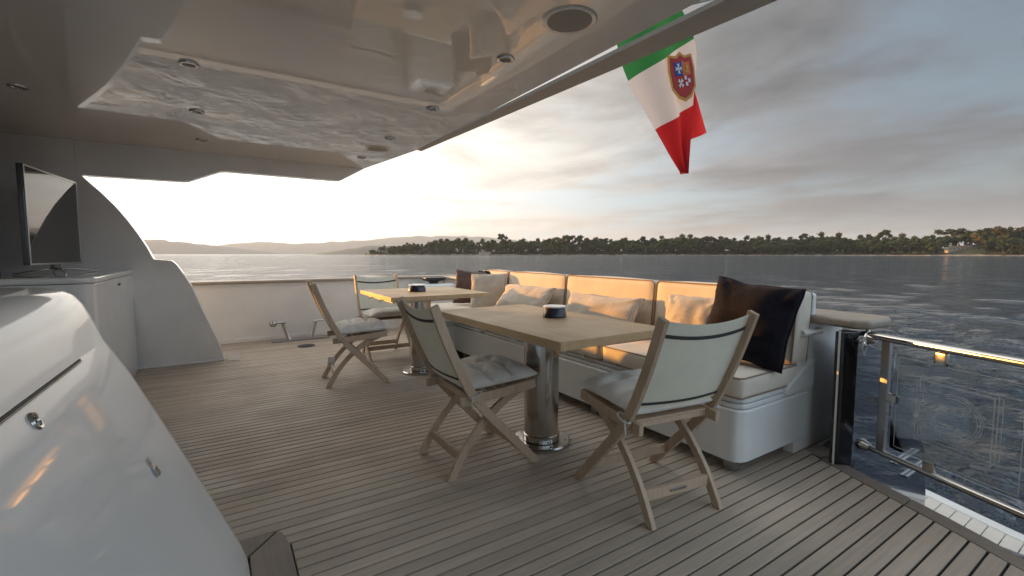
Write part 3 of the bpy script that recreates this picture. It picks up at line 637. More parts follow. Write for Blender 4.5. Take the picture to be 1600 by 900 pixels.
# ------------------------------------------------------------------ tables
def table(name, x0, x1, y0, y1, ped, label):
    t = thing(name, (ped[0], ped[1], 0), 0, label, 'table', 'teak deck tables on chrome columns'); px, py = ped
    MB().box((x0 - px, y0 - py, 0.735), (x1 - px, y1 - py, 0.775), 0.003).build('tabletop', M_table, t)
    MB().box((-0.28, y0 - py + 0.10, 0.715), (0.28, y1 - py - 0.10, 0.7345), 0.003).build('subframe', M_steel, t)
    for xx in (x0 - px + 0.05, x1 - px - 0.08): MB().box((xx, y0 - py + 0.12, 0.712), (xx + 0.03, y1 - py - 0.12, 0.7345), 0.003).build('bearer', M_steel, t)
    MB().lathe([(0.105, 0.022), (0.105, 0.708), (0.125, 0.714)], 40, sx=1.0, sy=1.0).build('pedestal', M_chrome, t)
    MB().lathe([(0.105, 0.0205), (0.112, 0.024), (0.112, 0.060), (0.106, 0.064)], 40).build('collar', M_chrome, t)
    fl = MB().lathe([(0.0005, 0.0015), (0.180, 0.0015), (0.180, 0.013), (0.172, 0.020), (0.0005, 0.020)], 44).build('base_flange', M_chrome, t)
    for k in range(6):
        q = R(60 * k + 20); MB().lathe([(0.0005, 0.026), (0.007, 0.025), (0.010, 0.0205)], 12, (0.145 * math.cos(q), 0.145 * math.sin(q), 0)).build('bolt', M_steel, fl)
    for yy in (0.62, 0.28):
        h = MB(); h.box((x0 - px + 0.030, y1 - py - yy, 0.716), (x0 - px + 0.045, y1 - py - yy + 0.05, 0.7335), 0.002)
        h.tube([(x0 - px + 0.03, y1 - py - yy + 0.01 + 0.012 * k, 0.712 - 0.010 * (k % 2)) for k in range(6)], 0.0035, 6); h.build('table_clip', M_steel, t)
    return t
t1 = table('deck_table', 1.205, 1.905, 1.50, 2.82, (1.62, 2.20), 'larger bare teak table in the middle, nearest to the camera, on a fat chrome column')
MB().box((1.30 - 1.62, 1.98 - 2.20, 0.690), (1.312 - 1.62, 2.06 - 2.20, 0.730), 0.001).build('white_label', M_tagw, t1)
t2 = table('deck_table', 1.22, 2.20, 3.84, 4.86, (1.62, 4.20), 'far teak table with its sunlit yellow edge in front of the port bulwark')
def ashtray(x, y, s, label):
    a = thing('ashtray', (x, y, 0.7755), R(20), label, 'ashtray', 'round ashtrays on the tables')
    MB().lathe([(0.001, 0), (0.064, 0), (0.072, 0.007), (0.066, 0.042), (0.058, 0.056), (0.050, 0.057), (0.048, 0.024), (0.001, 0.022)], 30, sx=s, sy=s).build('bowl', M_navyd, a)
    MB().lathe([(0.044, 0.0580), (0.066, 0.0580), (0.071, 0.062), (0.066, 0.067), (0.046, 0.065)], 30, sx=s, sy=s).build('rim', M_sofa, a)
    MB().lathe([(0.0005, 0.062), (0.030, 0.065), (0.043, 0.060), (0.043, 0.050)], 24, sx=s, sy=s).build('lid', M_blackm, a)
M_navyd = plain('dark navy leather', (0.012, 0.018, 0.040), 0.35, 0, 0.3)
ashtray(1.672, 2.14, 1.0, 'round navy ashtray with a white rim on the nearer table')
ashtray(1.66, 4.38, 1.25, 'round navy ashtray on the far table')

# ------------------------------------------------------------------ folding chairs (local: faces +Y, rear feet at y=0)
def ribbon(mb, pts, w, x0, x1, bev=0.004):
    P = [Vector((p[0], p[1])) for p in pts]; L = []; Rr = []
    for i, p in enumerate(P):
        t = (P[min(i + 1, len(P) - 1)] - P[max(i - 1, 0)]).normalized(); n = Vector((-t.y, t.x)); L.append(p + n * w / 2); Rr.append(p - n * w / 2)
    if abs(P[0].y) < 0.03: L[0].y = Rr[0].y = P[0].y     # foot cut flat on the deck
    if abs(P[-1].y) < 0.03: L[-1].y = Rr[-1].y = P[-1].y
    return mb.prism([tuple(q) for q in L + Rr[::-1]], x0, x1, 'x', bev)
def catm(pts, n=6):
    out = []; P = [Vector(p) for p in pts]
    for i in range(len(P) - 1):
        a, b, c, d = P[max(i - 1, 0)], P[i], P[i + 1], P[min(i + 2, len(P) - 1)]
        for k in range(n):
            t = k / n; out.append(0.5 * ((2 * b) + (c - a) * t + (2 * a - 5 * b + 4 * c - d) * t * t + (3 * b - a - 3 * c + d) * t ** 3))
    out.append(P[-1]); return out
POST = catm([(0.50, 0.0), (0.30, 0.215), (0.12, 0.42), (-0.005, 0.66), (-0.10, 0.905)])
LEG = catm([(0.0, 0.0), (0.085, 0.145), (0.20, 0.275), (0.33, 0.37), (0.45, 0.425)])
def post_y(z):
    pts = sorted([(p.y, p.x) for p in POST]); return float(np.interp(z, [p[0] for p in pts], [p[1] for p in pts]))
def chair_parts():
    W = 0.255; L = []
    def A(n, mb, m, sm=35): L.append((n, mb.me(n, sm), m))
    for s in (-1, 1):
        xa, xb = sorted((s * W, s * (W - 0.024))); A('post', ribbon(MB(), POST, 0.046, xa, xb), M_chair)
        xa, xb = sorted((s * (W - 0.052), s * (W - 0.076))); A('leg', ribbon(MB(), LEG, 0.042, xa, xb), M_chair)
        xa, xb = sorted((s * (W - 0.026), s * (W - 0.050))); A('seat_rail', ribbon(MB(), [(0.045, 0.408), (0.28, 0.420), (0.505, 0.440)], 0.050, xa, xb), M_chair)
        for (y, z) in ((0.12, 0.408), (0.20, 0.292), (0.44, 0.434)):
            A('bolt', MB().lathe([(0.0005, 0), (0.006, 0), (0.006, 0.0035), (0.003, 0.005), (0.0005, 0.005)], 12, M=Matrix.Translation((s * (W if z != 0.434 else W - 0.0265) - (0.0005 * s), y, z)) @ Matrix.Rotation(R(90) * s, 4, 'Y')), M_steel)
    A('stretcher', MB().box((-W + 0.076, 0.052, 0.085), (W - 0.076, 0.072, 0.135), 0.003, Matrix.Rotation(0, 4, 'X')), M_chair)
    A('name_plate', MB().box((-0.045, 0.0490, 0.103), (0.045, 0.0520, 0.117), 0.0008), M_steel)
    A('stretcher', MB().box((-W + 0.024, 0.385, 0.095), (W - 0.024, 0.405, 0.140), 0.003), M_chair)
    A('stretcher', MB().box((-W + 0.024, 0.105, 0.395), (W - 0.024, 0.135, 0.420), 0.003), M_chair)
    for k in range(7):
        y = 0.10 + k * 0.062; z = 0.4185 + (0.02 * (y - 0.1) / 0.4); A('slat', MB().box((-W + 0.051, y, z + 0.0035), (W - 0.051, y + 0.048, z + 0.0145), 0.003), M_chair)
    # sling back: canvas that sags between the posts
    def srf(u, v, d=0.0):
        z = 0.895 - v * 0.40 - 0.022 * (1 - u * u) * (1 - v) * 1.2; y = post_y(z) - 0.030 * (1 - u * u) * (0.6 + 0.4 * v) + 0.006
        return (u * (W - 0.026), y + d, z)
    nu, nv = 14, 12; V = []; F = []
    for d in (0.0014, -0.0014):
        for i in range(nu + 1):
            for j in range(nv + 1): V.append(srf(i / nu * 2 - 1, j / nv, d))
    o = (nu + 1) * (nv + 1)
    for i in range(nu):
        for j in range(nv):
            a = i * (nv + 1) + j; F += [(a, a + 1, a + nv + 2, a + nv + 1), (o + a, o + a + nv + 1, o + a + nv + 2, o + a + 1)]
    for i in range(nu):
        for j in (0, nv): a = i * (nv + 1) + j; F.append((a, a + nv + 1, o + a + nv + 1, o + a) if j == 0 else (a, o + a, o + a + nv + 1, a + nv + 1))
    for j in range(nv):
        for i in (0, nu): a = i * (nv + 1) + j; F.append((a, o + a, o + a + 1, a + 1) if i == 0 else (a, a + 1, o + a + 1, o + a))
    L.append(('backrest', mesh('backrest', V, F, 60), M_sling))
    for v0, v1 in ((0.135, 0.175), (0.93, 0.965)):  # dark strips: rod pockets and their shadow, put in as colour
        V = []; F = []
        for d in (0.004, -0.004):
            for i in range(nu + 1):
                for v in (v0, v1): V.append(srf(i / nu * 2 - 1, v, d))
        o = (nu + 1) * 2
        for i in range(nu):
            a = i * 2; F += [(a, a + 1, a + 3, a + 2), (o + a, o + a + 2, o + a + 3, o + a + 1), (a, a + 2, o + a + 2, o + a), (a + 1, o + a + 1, o + a + 3, a + 3)]
        L.append(('rod_pocket_shade', mesh('rod_pocket_shade', V, F, 60), M_band))
    return L
CH = None
def chair(loc, rz, label):
    global CH
    t = thing('folding_chair', loc, rz, label, 'chair', 'folding teak chairs around the tables')
    if CH is None:
        CH = [link(n, me, m, t) for n, me, m in chair_parts()]
        for q in CH:
            if q.name.split('.')[0] in ('post', 'leg', 'seat_rail', 'stretcher', 'slat'): wnm(q)
    else:
        for p in CH:
            c = p.copy(); COL.objects.link(c); c.parent = t
    return t
def cushion_mesh(seed):
    rd = random.Random(seed); n = 36; a, b, h = 0.230, 0.220, 0.031; V = []; F = []
    btn = [(-0.36, -0.34), (0.36, -0.34), (-0.36, 0.36), (0.36, 0.36), (0.0, 0.0)]
    for side in (1, -1):
        for i in range(n + 1):
            for j in range(n + 1):
                u = -math.cos(math.pi * i / n); v = -math.cos(math.pi * j / n); u, v = 0.6 * u + 0.4 * (2 * i / n - 1), 0.6 * v + 0.4 * (2 * j / n - 1)
                e = max(0.0, (1 - abs(u) ** 5)) ** 0.45 * max(0.0, (1 - abs(v) ** 5)) ** 0.45
                z = h * e
                if side > 0:
                    z += 0.040 * e * (1 - 0.4 * (u * u + v * v)); z *= 1 + 0.10 * mnoise.noise(Vector((u * 3 + seed, v * 3, 0)))
                    z -= 0.036 * e * math.exp(-((abs(v) - 0.30) / 0.085) ** 2) * (0.6 + 0.4 * math.cos(u * 5 + seed))
                    for (bu, bv) in btn: z -= 0.034 * e * math.exp(-((u - bu) ** 2 + (v - bv) ** 2) / 0.020)
                V.append((u * a * (1 - 0.03 * (1 - v * v)), v * b * (1 - 0.02 * (1 - u * u)), side * z + (0 if side > 0 else 0)))
    o = (n + 1) ** 2
    for i in range(n):
        for j in range(n):
            q = i * (n + 1) + j; F.append((q, q + n + 1, q + n + 2, q + 1)); F.append((o + q, o + q + 1, o + q + n + 2, o + q + n + 1))
    bm = bmesh.new(); mb = MB(); mb.add(V, F); 
    for v in mb.V: bm.verts.new(v)
    bm.verts.ensure_lookup_table(); [bm.faces.new([bm.verts[i] for i in f]) for f in mb.F]
    bmesh.ops.remove_doubles(bm, verts=bm.verts[:], dist=0.0004); me = bpy.data.meshes.new('cover'); bm.to_mesh(me); bm.free(); me.shade_smooth(); return me
def cushion(ch_loc, rz, label, seed, dz=0.482):
    Mw = Matrix.Translation(ch_loc) @ Matrix.Rotation(rz, 4, 'Z')
    p = Mw @ Vector((0, 0.30, dz)); t = thing('chair_cushion', p, rz, label, 'cushion', 'tufted cushions tied on the chairs')
    c = link('cover', cushion_mesh(seed), M_cush, t); c.rotation_euler = (R(2.5), 0, 0)
    pts = [(0.229 * 0.985 * math.copysign(abs(math.cos(q)) ** 0.35, math.cos(q)), 0.219 * 0.985 * math.copysign(abs(math.sin(q)) ** 0.35, math.sin(q)), 0.0) for q in [2 * math.pi * k / 48 for k in range(48)]]
    pp = MB().tube(pts, 0.0045, 6, closed=True).build('piping', M_cush, t); pp.rotation_euler = (R(2.5), 0, 0)
    for s in (-1, 1):
        x, y = s * 0.252, -0.185; lp = []
        for k in range(14):
            q = 2 * math.pi * k / 14; lp.append((x + 0.020 * math.cos(q) * s + s * 0.004, y + 0.035 * math.sin(q), -0.035 + 0.012 * math.sin(q)))
        MB().tube(lp, 0.0045, 6, closed=True).build('tie', M_rope, t)
        MB().tube([(x + s * 0.014, y - 0.02, -0.035), (x + s * 0.02, y - 0.03, -0.07), (x + s * 0.012, y - 0.025, -0.105)], [0.005, 0.004, 0.003], 6).build('tie_end', M_rope, t)
chairs = [((1.668, 1.195, 0), R(-9), 'nearest folding teak chair, seen from behind at the near end of the larger table', 'tufted grey cushion on the chair seen from behind at the near table end'),
          ((0.935, 2.235, 0), R(-90), 'folding teak chair at the left side of the larger table, turned towards the sofa', 'tufted grey cushion on the chair at the left side of the larger table'),
          ((0.75, 4.275, 0), R(-95), 'folding teak chair left of the far table with a white tag on its leg', 'tufted grey cushion on the chair with the white leg tag at the far table'),
          ((1.555, 5.36, 0), R(180), 'folding chair behind the far table with its cream back towards the bulwark', 'tufted grey cushion on the chair behind the far table')]
for i, (lo, rz, lb, cl) in enumerate(chairs):
    c = chair(lo, rz, lb); cushion(Vector(lo), rz, cl, 3 + i * 5)
    if i == 2:
        tg = MB().box((-0.165, 0.015, 0.10), (-0.161, 0.075, 0.20), 0.001, Matrix.Rotation(R(0), 4, 'X')).build('swing_tag', M_tagw, c)
        tg.rotation_euler = (R(-8), 0, 0)

# ------------------------------------------------------------------ sofa
def rbox(a, b, c, r, n=14, puff=0.0, seed=0.0, wr=0.003):
    bm = bmesh.new(); bmesh.ops.create_cube(bm, size=2); bmesh.ops.subdivide_edges(bm, edges=bm.edges[:], cuts=n, use_grid_fill=True)
    A = (a, b, c)
    for v in bm.verts:
        p = [v.co[i] for i in range(3)]
        p = [math.copysign(abs(q) ** 0.75, q) * A[i] for i, q in enumerate(p)]
        q = Vector([max(-A[i] + r, min(A[i] - r, p[i])) for i in range(3)]); d = Vector(p) - q
        if d.length > 1e-6: d.normalize()
        w = Vector([1 - (p[i] / A[i]) ** 2 for i in range(3)])
        co = q + d * r
        k = puff * (w.x * w.y if abs(p[2]) > A[2] * 0.99 else w.y * w.z if abs(p[0]) > A[0] * 0.99 else w.x * w.z)
        v.co = co + d * (k + wr * mnoise.noise(co * 7 + Vector((seed, 0, seed))))
    return bm
def soft_box(name, lo, hi, parent, m, r=0.03, puff=0.012, seed=0, tilt=0.0, pipe=True):
    c = Vector([(q + w) / 2 for q, w in zip(lo, hi)]); e = [(w - q) / 2 for q, w in zip(lo, hi)]
    mb = MB().bm(rbox(*e, r, 14, puff, seed)); o = mb.build(name, m, parent, 180); o.location = c; o.rotation_euler = (0, tilt, 0)
    return o, e
def piping(parent_obj, e, faces):
    for ax, s in faces:
        i, j = [k for k in range(3) if k != ax]; pts = []; r = 0.03
        for (si, sj, q0) in ((1, 1, 0), (-1, 1, 90), (-1, -1, 180), (1, -1, 270)):
            for k in range(4):
                q = R(q0 + 30 * k); p = [0, 0, 0]; p[ax] = s * (e[ax] - 0.006)
                p[i] = si * (e[i] - r) + (r - 0.004) * math.cos(q); p[j] = sj * (e[j] - r) + (r - 0.004) * math.sin(q); pts.append(tuple(p))
        MB().tube(pts, 0.0048, 6, closed=True).build('piping', M_pipe, parent_obj)
sofa = thing('sofa', (2.55, 1.27, 0), 0, 'long built-in cream sofa with a white moulded base along the stern', 'sofa')
def rel(p): return (p[0] - 2.55, p[1] - 1.27, p[2])
sx = lambda y: 0.035 * (y - 1.27)
base = [(2.27, 1.27), (2.235, 1.28), (2.205, 1.305), (2.195, 1.34), (2.20, 4.62), (1.95, 4.66), (1.95, 5.50), (3.02, 5.50), (2.885, 1.27)]
MB().prism([rel((x, y, 0))[:2] for x, y in base], 0.065, 0.345, 'z', 0.010, None, None, 3).build('base', M_sofa, sofa)
b2 = [(2.29, 1.278), (2.245, 1.29), (2.222, 1.318), (2.213, 1.35), (2.218, 4.64), (1.97, 4.68), (1.97, 5.50), (3.02, 5.50), (2.885, 1.278)]
MB().prism([rel((x, y, 0))[:2] for x, y in b2], 0.347, 0.372, 'z', 0.006, None, None, 3).build('base_step', M_sofa, sofa)
b3 = [(x + (0.012 if x < 2.5 else 0), y + (0.006 if y < 1.4 else 0)) for x, y in b2]
MB().prism([rel((x, y, 0))[:2] for x, y in b3], 0.374, 0.402, 'z', 0.008, None, None, 3).build('seat_pan', M_sofa, sofa)
sh = [(2.885, 1.268), (3.02, 5.50), (3.075, 5.50), (2.935, 1.268)]
MB().prism([rel((x, y, 0))[:2] for x, y in sh], 0.36, 0.925, 'z', 0.02, None, None, 4).build('back_shell', M_sofa, sofa)
MB().prism([rel((2.62, 0, 0.40))[0::2], rel((2.64, 0, 0.405))[0::2], rel((2.88, 0, 0.52))[0::2], rel((2.93, 0, 0.54))[0::2], rel((2.93, 0, 0.37))[0::2], rel((2.62, 0, 0.37))[0::2]], -0.008, 0.018, 'y', 0.004).build('side_moulding', M_sofa, sofa)
for (x, y) in ((2.27, 1.36), (2.80, 1.34), (2.27, 2.4), (2.27, 3.5), (2.27, 4.5)):
    MB().box(rel((x - 0.03, y - 0.03, 0.001)), rel((x + 0.03, y + 0.03, 0.064)), 0.003).build('foot', M_steel, sofa)
segs = [(1.278, 2.285), (2.30, 3.385), (3.40, 4.50)]
for k, (ya, yb) in enumerate(segs):
    o, e = soft_box('seat_cushion', rel((2.20, ya, 0.404)), rel((2.735 + sx(yb), yb, 0.520)), sofa, M_seat, 0.022, 0.010, k * 3.3)
    piping(o, e, ((2, 1), (2, -1)))
    for q in range(5):
        yy = ya + 0.15 + q * (yb - ya - 0.3) / 4
        MB().box(rel((2.192, yy, 0.398)), rel((2.206, yy + 0.03, 0.412)), 0.002).build('turn_button', M_chrome, sofa)
o, e = soft_box('seat_cushion', rel((1.95, 4.52, 0.404)), rel((2.86, 5.45, 0.520)), sofa, M_seat, 0.022, 0.008, 12.2); piping(o, e, ((2, 1),))
bsegs = [(1.272, 2.29), (2.305, 3.39), (3.405, 4.50), (4.515, 5.08)]
for k, (ya, yb) in enumerate(bsegs):
    ym = (ya + yb) / 2; x0 = 2.70 + sx(ym)
    o, e = soft_box('back_cushion', rel((x0, ya, 0.515)), rel((x0 + 0.17, yb, 0.945)), sofa, M_seat, 0.028, 0.012, 20 + k * 2.1, R(5))
    o.rotation_euler = (0, R(5), -R(2.0)); piping(o, e, ((0, -1), (0, 1)))
# ------------------------------------------------------------------ pillows
def pillow(name, label, m, c, w, h, th, face, lean_, roll=0.0, seed=1.0, fringe=None, group=None, wr=0.010):
    """knife-edged pillow. face = heading (deg from +X) its front looks at, lean_ = how far it lies back (deg)"""
    n = 30; V = []; F = []
    for side in (1, -1):
        for i in range(n + 1):
            for j in range(n + 1):
                u = math.sin((i / n - 0.5) * math.pi); v = math.sin((j / n - 0.5) * math.pi)
                e = (max(0, 1 - u * u) ** 0.5) * (max(0, 1 - v * v) ** 0.5)
                x = u * w / 2 * (1 - 0.085 * (1 - v * v)); y = v * h / 2 * (1 - 0.085 * (1 - u * u))
                z = th / 2 * e ** 0.75
                q = Vector((u * 2.2 + seed, v * 2.2, side * 0.7 + seed)); z += e ** 0.5 * wr * mnoise.noise(q * 1.3)
                z += 0.006 * e ** 0.3 * math.sin(9 * (abs(u) - abs(v)) + 4 * mnoise.noise(q)) * (abs(u * v)) * 2
                cr = 1 - 0.015 * (u * v) ** 4; z += 0.010 * e ** 0.25 * abs(mnoise.noise(Vector((u * 4.5, v * 4.5, seed)))) * (abs(u) + abs(v))
                V.append((x * cr + 0.010 * mnoise.noise(q + Vector((5, 0, 0))), y * cr + 0.010 * mnoise.noise(q + Vector((0, 7, 0))), side * max(z, 0.001) + 0.020 * mnoise.noise(Vector((u * 1.3, v * 1.3, seed * 3)))))
    o_ = (n + 1) ** 2
    for i in range(n):
        for j in range(n):
            q = i * (n + 1) + j; F.append((q, q + n + 1, q + n + 2, q + 1)); F.append((o_ + q, o_ + q + 1, o_ + q + n + 2, o_ + q + n + 1))
    me = mesh('cover', V, F); me.shade_smooth()
    fd = Vector((math.cos(R(face)), math.sin(R(face)), 0)); nrm = (fd * math.cos(R(lean_)) + Vector((0, 0, 1)) * math.sin(R(lean_))).normalized()
    wx = Vector((0, 0, 1)).cross(nrm).normalized(); vy = nrm.cross(wx)
    rm = Matrix((wx, vy, nrm)).transposed().to_4x4() @ Matrix.Rotation(R(roll), 4, 'Z')
    t = bpy.data.objects.new(name, None); COL.objects.link(t); t.empty_display_size = 0.1; t.matrix_world = Matrix.Translation(c) @ rm; tag(t, label, 'pillow', group)
    link('cover', me, m, t)
    pts = []
    for (su, sv, tx) in ((-1, -1, 0), (1, -1, 1), (1, 1, 0), (-1, 1, 1)):
        for k in range(12):
            s = -1 + 2 * k / 12
            u, v = (s, -1) if (su, sv) == (-1, -1) else (1, s) if (su, sv) == (1, -1) else (-s, 1) if (su, sv) == (1, 1) else (-1, -s)
            cr = 1 - 0.015 * (u * v) ** 4; x, y = u * w / 2 * (1 - 0.085 * (1 - v * v)), v * h / 2 * (1 - 0.085 * (1 - u * u))
            qq = Vector((u * 2.2 + seed, v * 2.2, seed)); pts.append((x * cr + 0.010 * mnoise.noise(qq + Vector((5, 0, 0))), y * cr + 0.010 * mnoise.noise(qq + Vector((0, 7, 0))), 0.020 * mnoise.noise(Vector((u * 1.3, v * 1.3, seed * 3)))))
    MB().tube(pts, 0.0055 if fringe is None else 0.008, 6, closed=True).build('edging', fringe or m, t)
    return t
PG = 'pillows on the sofa'
pillow('throw_pillow', 'big square nearly black pillow at the near end of the sofa', M_pblack, (2.545, 1.455, 0.762), 0.475, 0.475, 0.19, 190, 19, -7, 1.0, M_pblack, PG)
pillow('throw_pillow', 'small beige square pillow half hidden beside the black pillow', M_pbeige, (2.60, 1.87, 0.705), 0.40, 0.38, 0.14, 186, 25, 3, 2.4, None, PG)
pillow('lumbar_pillow', 'long beige striped pillow with a sunlit top in the middle of the sofa', M_pstripe, (2.585, 2.74, 0.655), 0.84, 0.36, 0.17, 180, 32, 1, 3.7, None, PG)
pillow('lumbar_pillow', 'long plain beige pillow left of the striped one on the sofa', M_pbeige, (2.61, 3.88, 0.665), 0.86, 0.37, 0.17, 181, 34, 1, 5.1, None, PG)
pillow('throw_pillow', 'beige square pillow with a sunlit left side in the far corner of the sofa', M_pbeige, (2.62, 4.62, 0.71), 0.44, 0.44, 0.15, 222, 16, 2, 6.3, None, PG)
pillow('throw_pillow', 'brown pillow leaning behind the beige one at the far end of the sofa', M_pbrown, (2.62, 5.02, 0.735), 0.44, 0.44, 0.15, 245, 20, -6, 7.9, None, PG)
pillow('throw_pillow', 'dark plum pillow of which only the top corner shows in the far sofa corner', M_pblack, (2.84, 4.96, 0.755), 0.40, 0.40, 0.14, 205, 12, 4, 9.2, None, PG)

# ------------------------------------------------------------------ starboard gate: black post, rails, glass
gd = Vector((-0.38, -0.925, 0)).normalized()     # along the gate, towards the camera
gn = Vector((0.925, -0.38, 0)).normalized()      # outboard
def G(s, z, o=0.0): return Vector((2.90, 1.0, 0)) + gd * s + gn * o + Vector((0, 0, z))
bp = thing('gate_post', (2.86, 1.08, 0), 0, 'gloss black post with a bright edge strip closing the end of the stern bulwark', 'post')
MB().prism([(-0.075, 0.028), (-0.072, -0.012), (-0.01, -0.058), (0.02, -0.05), (0.032, -0.02), (0.03, 0.035)], 0.002, 0.735, 'z', 0.006, None, None, 3).build('body', M_black, bp)
MB().box((-0.080, 0.000, 0.002), (-0.0755, 0.010, 0.738), 0.001).build('edge_strip', M_sofa, bp)
tw = MB().prism([(2.93, 0.70), (3.45, 0.545), (3.60, 0.43), (3.86, 0.17), (4.10, -0.10), (4.235, -0.25), (4.33, -0.60), (4.34, -0.93), (2.93, -0.93)], 1.08, 1.16, 'y', 0.012, None, None, 3).build('stair_side_wall', M_navy)
tag(tw, 'navy blue side wall of the stern steps seen through the glass gate', 'stair wall')
gate = thing('glass_gate', tuple(G(0, 0)), 0, 'stainless steel stern gate with an etched glass panel', 'gate')
def gl(v): return tuple(Vector(v) - G(0, 0))
MB().tube([gl(G(-0.03, 0.715)), gl(G(0.02, 0.72)), gl(G(0.9, 0.72)), gl(G(2.3, 0.715))], 0.020, 16).build('top_rail', M_chrome, gate)
MB().tube([gl(G(0.02, 0.118)), gl(G(0.9, 0.118)), gl(G(2.3, 0.118))], 0.016, 14).build('bottom_rail', M_chrome, gate)
def gbox(mb, s0, s1, z0, z1, o0, o1, bev=0.002):
    Mx = Matrix((gd, gn, Vector((0, 0, 1)))).transposed().to_4x4(); Mx.translation = Vector((2.90, 1.0, 0)) - G(0, 0)
    return mb.box((s0, o0, z0), (s1, o1, z1), bev, Mx)
for s in (0.085, 0.715): gbox(MB(), s, s + 0.042, 0.126, 0.703, -0.010, 0.012, 0.004).build('stanchion', M_steel, gate)
pane = gbox(MB(), 0.15, 0.69, 0.165, 0.655, -0.003, 0.003, 0.0).build('glass_pane', M_glass, gate, None)
def etch(mb, pts, w=0.0030):
    for a, b in zip(pts[:-1], pts[1:]):
        A = Vector(a); B = Vector(b); t = (B - A).normalized() * w / 2; n = Vector((-t.y, t.x)); q = [A - t + n, B + t + n, B + t - n, A - t - n]
        mb.add([gl(G(p.x, p.y, -0.0042)) for p in q] + [gl(G(p.x, p.y, -0.0034)) for p in q], [(0, 1, 2, 3), (7, 6, 5, 4), (0, 4, 5, 1), (1, 5, 6, 2), (2, 6, 7, 3), (3, 7, 4, 0)])
mb = MB(); cs, cz = 0.42, 0.415
def rect(s0, s1, z0, z1, w=0.0028): etch(mb, [(s0, z0), (s1, z0), (s1, z1), (s0, z1), (s0, z0)], w)
rect(0.172, 0.668, 0.182, 0.638, 0.003)
rect(cs - 0.155, cs + 0.150, cz - 0.155, cz + 0.135); rect(cs - 0.140, cs + 0.165, cz - 0.135, cz + 0.155); rect(cs - 0.125, cs + 0.180, cz - 0.120, cz + 0.140, 0.002)
for k, rr in enumerate((0.088, 0.099, 0.108)):
    pts = [(cs + 0.008 + rr * math.cos(q), cz + rr * math.sin(q)) for q in [R(-150 + 12 * i) for i in range(23)]]; etch(mb, pts, 0.0024)
    if k < 2: etch(mb, [pts[0], (pts[0][0], pts[0][1] + 0.03)], 0.0024)
mb.build('etched_emblem', M_etch, gate, None)
for nm, (s, z, vert) in {'clamp_top': (0.36, 0.672, True), 'clamp_left': (0.142, 0.42, False), 'clamp_bottom': (0.34, 0.152, True), 'clamp_right': (0.70, 0.42, False)}.items():
    q = MB(); ln = 0.052
    if vert: gbox(q, s - 0.028, s + 0.028, z - 0.034, z + 0.030, -0.012, 0.012, 0.010)
    else: gbox(q, s - 0.030, s + 0.034, z - 0.024, z + 0.024, -0.012, 0.012, 0.010)
    q.build('glass_clamp', M_chrome, gate)
for z in (0.118, 0.700):
    mbx = MB().tube([gl(G(-0.012, z)), gl(G(0.0, z)), gl(G(0.014, z)), gl(G(0.05, z))], [0.030, 0.034, 0.030, 0.019], 16); mbx.build('hinge_boss', M_chrome, gate)
MB().tube([gl(G(0.0, 0.745)), gl(G(0.01, 0.70, -0.03)), gl(G(0.03, 0.665, -0.05))], 0.010, 10).build('hook', M_chrome, gate)
cord = thing('lashing_cord', tuple(G(0.015, 0.705, -0.05)), 0, 'white cord knotted in a loop around the gate hinge at the black post', 'cord')
lp = [(0.022 * math.sin(q) * (1.1 if 1 < q < 5 else 0.6), -0.01, -0.045 - 0.045 * math.cos(q)) for q in [2 * math.pi * k / 18 for k in range(18)]]
MB().tube(lp, 0.0042, 6, closed=True).build('loop', M_rope, cord)
MB().tube([(-0.03 + 0.006 * k, 0.012 * math.sin(k * 1.9), 0.012 * math.cos(k * 1.9)) for k in range(14)], 0.0042, 6).build('knot', M_rope, cord)
# stern steps and swim platform below the gate
st = thing('stern_steps', (2.95, 0.2, 0), 0, 'navy stern steps with bright nosings leading down outside the glass gate', 'steps')
for k in range(3):
    z = -0.32 - 0.24 * k; x = 0.04 + 0.25 * k
    MB().box((x - 0.0, -1.4, z - 0.14), (x + 0.249, 0.865, z), 0.004).build('step', M_navy, st)
    MB().box((x + 0.22, -1.4, z + 0.001), (x + 0.248, 0.86, z + 0.010), 0.003).build('nosing', M_chrome, st)
for x, z in ((0.55, -0.22), (0.75, -0.36)):  # plain chrome trim lines on the stair wall, giving no light
    MB().box((x + 0.15, 0.858, z - 0.002), (x + 0.55, 0.878, z + 0.010), 0.002).build('step_trim', M_chrome, st)
sp = thing('swim_platform', (3.0, 0, -0.9), 0, 'pale slatted swim platform with a white rim outside the glass gate', 'swim platform')
xe = lambda y: 4.80 + 0.40 * (y - 0.65) if y < 1.6 else 5.18
MB().prism([(0.9, -2.4), (xe(-2.4) - 2.9, -2.4), (xe(0.4) - 2.9, 0.4), (xe(1.6) - 2.9, 1.6), (2.35, 3.6), (2.1, 5.8), (0.9, 5.8)], -0.16, -0.012, 'z', 0.01).build('slab', M_sofa, sp)
y = -2.3
while y < 1.56:
    MB().prism([(1.0, y), (xe(y) - 3.06, y), (xe(y + 0.092) - 3.06, y + 0.092), (1.0, y + 0.092)], -0.010, 0.0, 'z', 0.002, None, None, 1).build('platform_slat', M_platform, sp); y += 0.098
MB().prism([(xe(-2.3) - 3.05, -2.3), (xe(1.5) - 3.05, 1.5), (xe(1.5) - 2.95, 1.5), (xe(-2.3) - 2.95, -2.3)], -0.011, 0.004, 'z', 0.006).build('rim', M_sofa, sp)
# hull below the deck
hull = MB().prism([(-2.2, -1.9), (marg_out(-1.9) - 0.03, -1.9), (marg_out(0) - 0.03, 0), (marg_out(0.86) - 0.03, 0.86), (2.90, 1.02), (3.22, 1.34), (3.30, 3.8), (3.15, 6.93), (-2.2, 6.93)], -2.0, -0.101, 'z', 0.02).build('hull', M_navy)
tag(hull, 'navy blue yacht hull below the teak deck', 'hull')

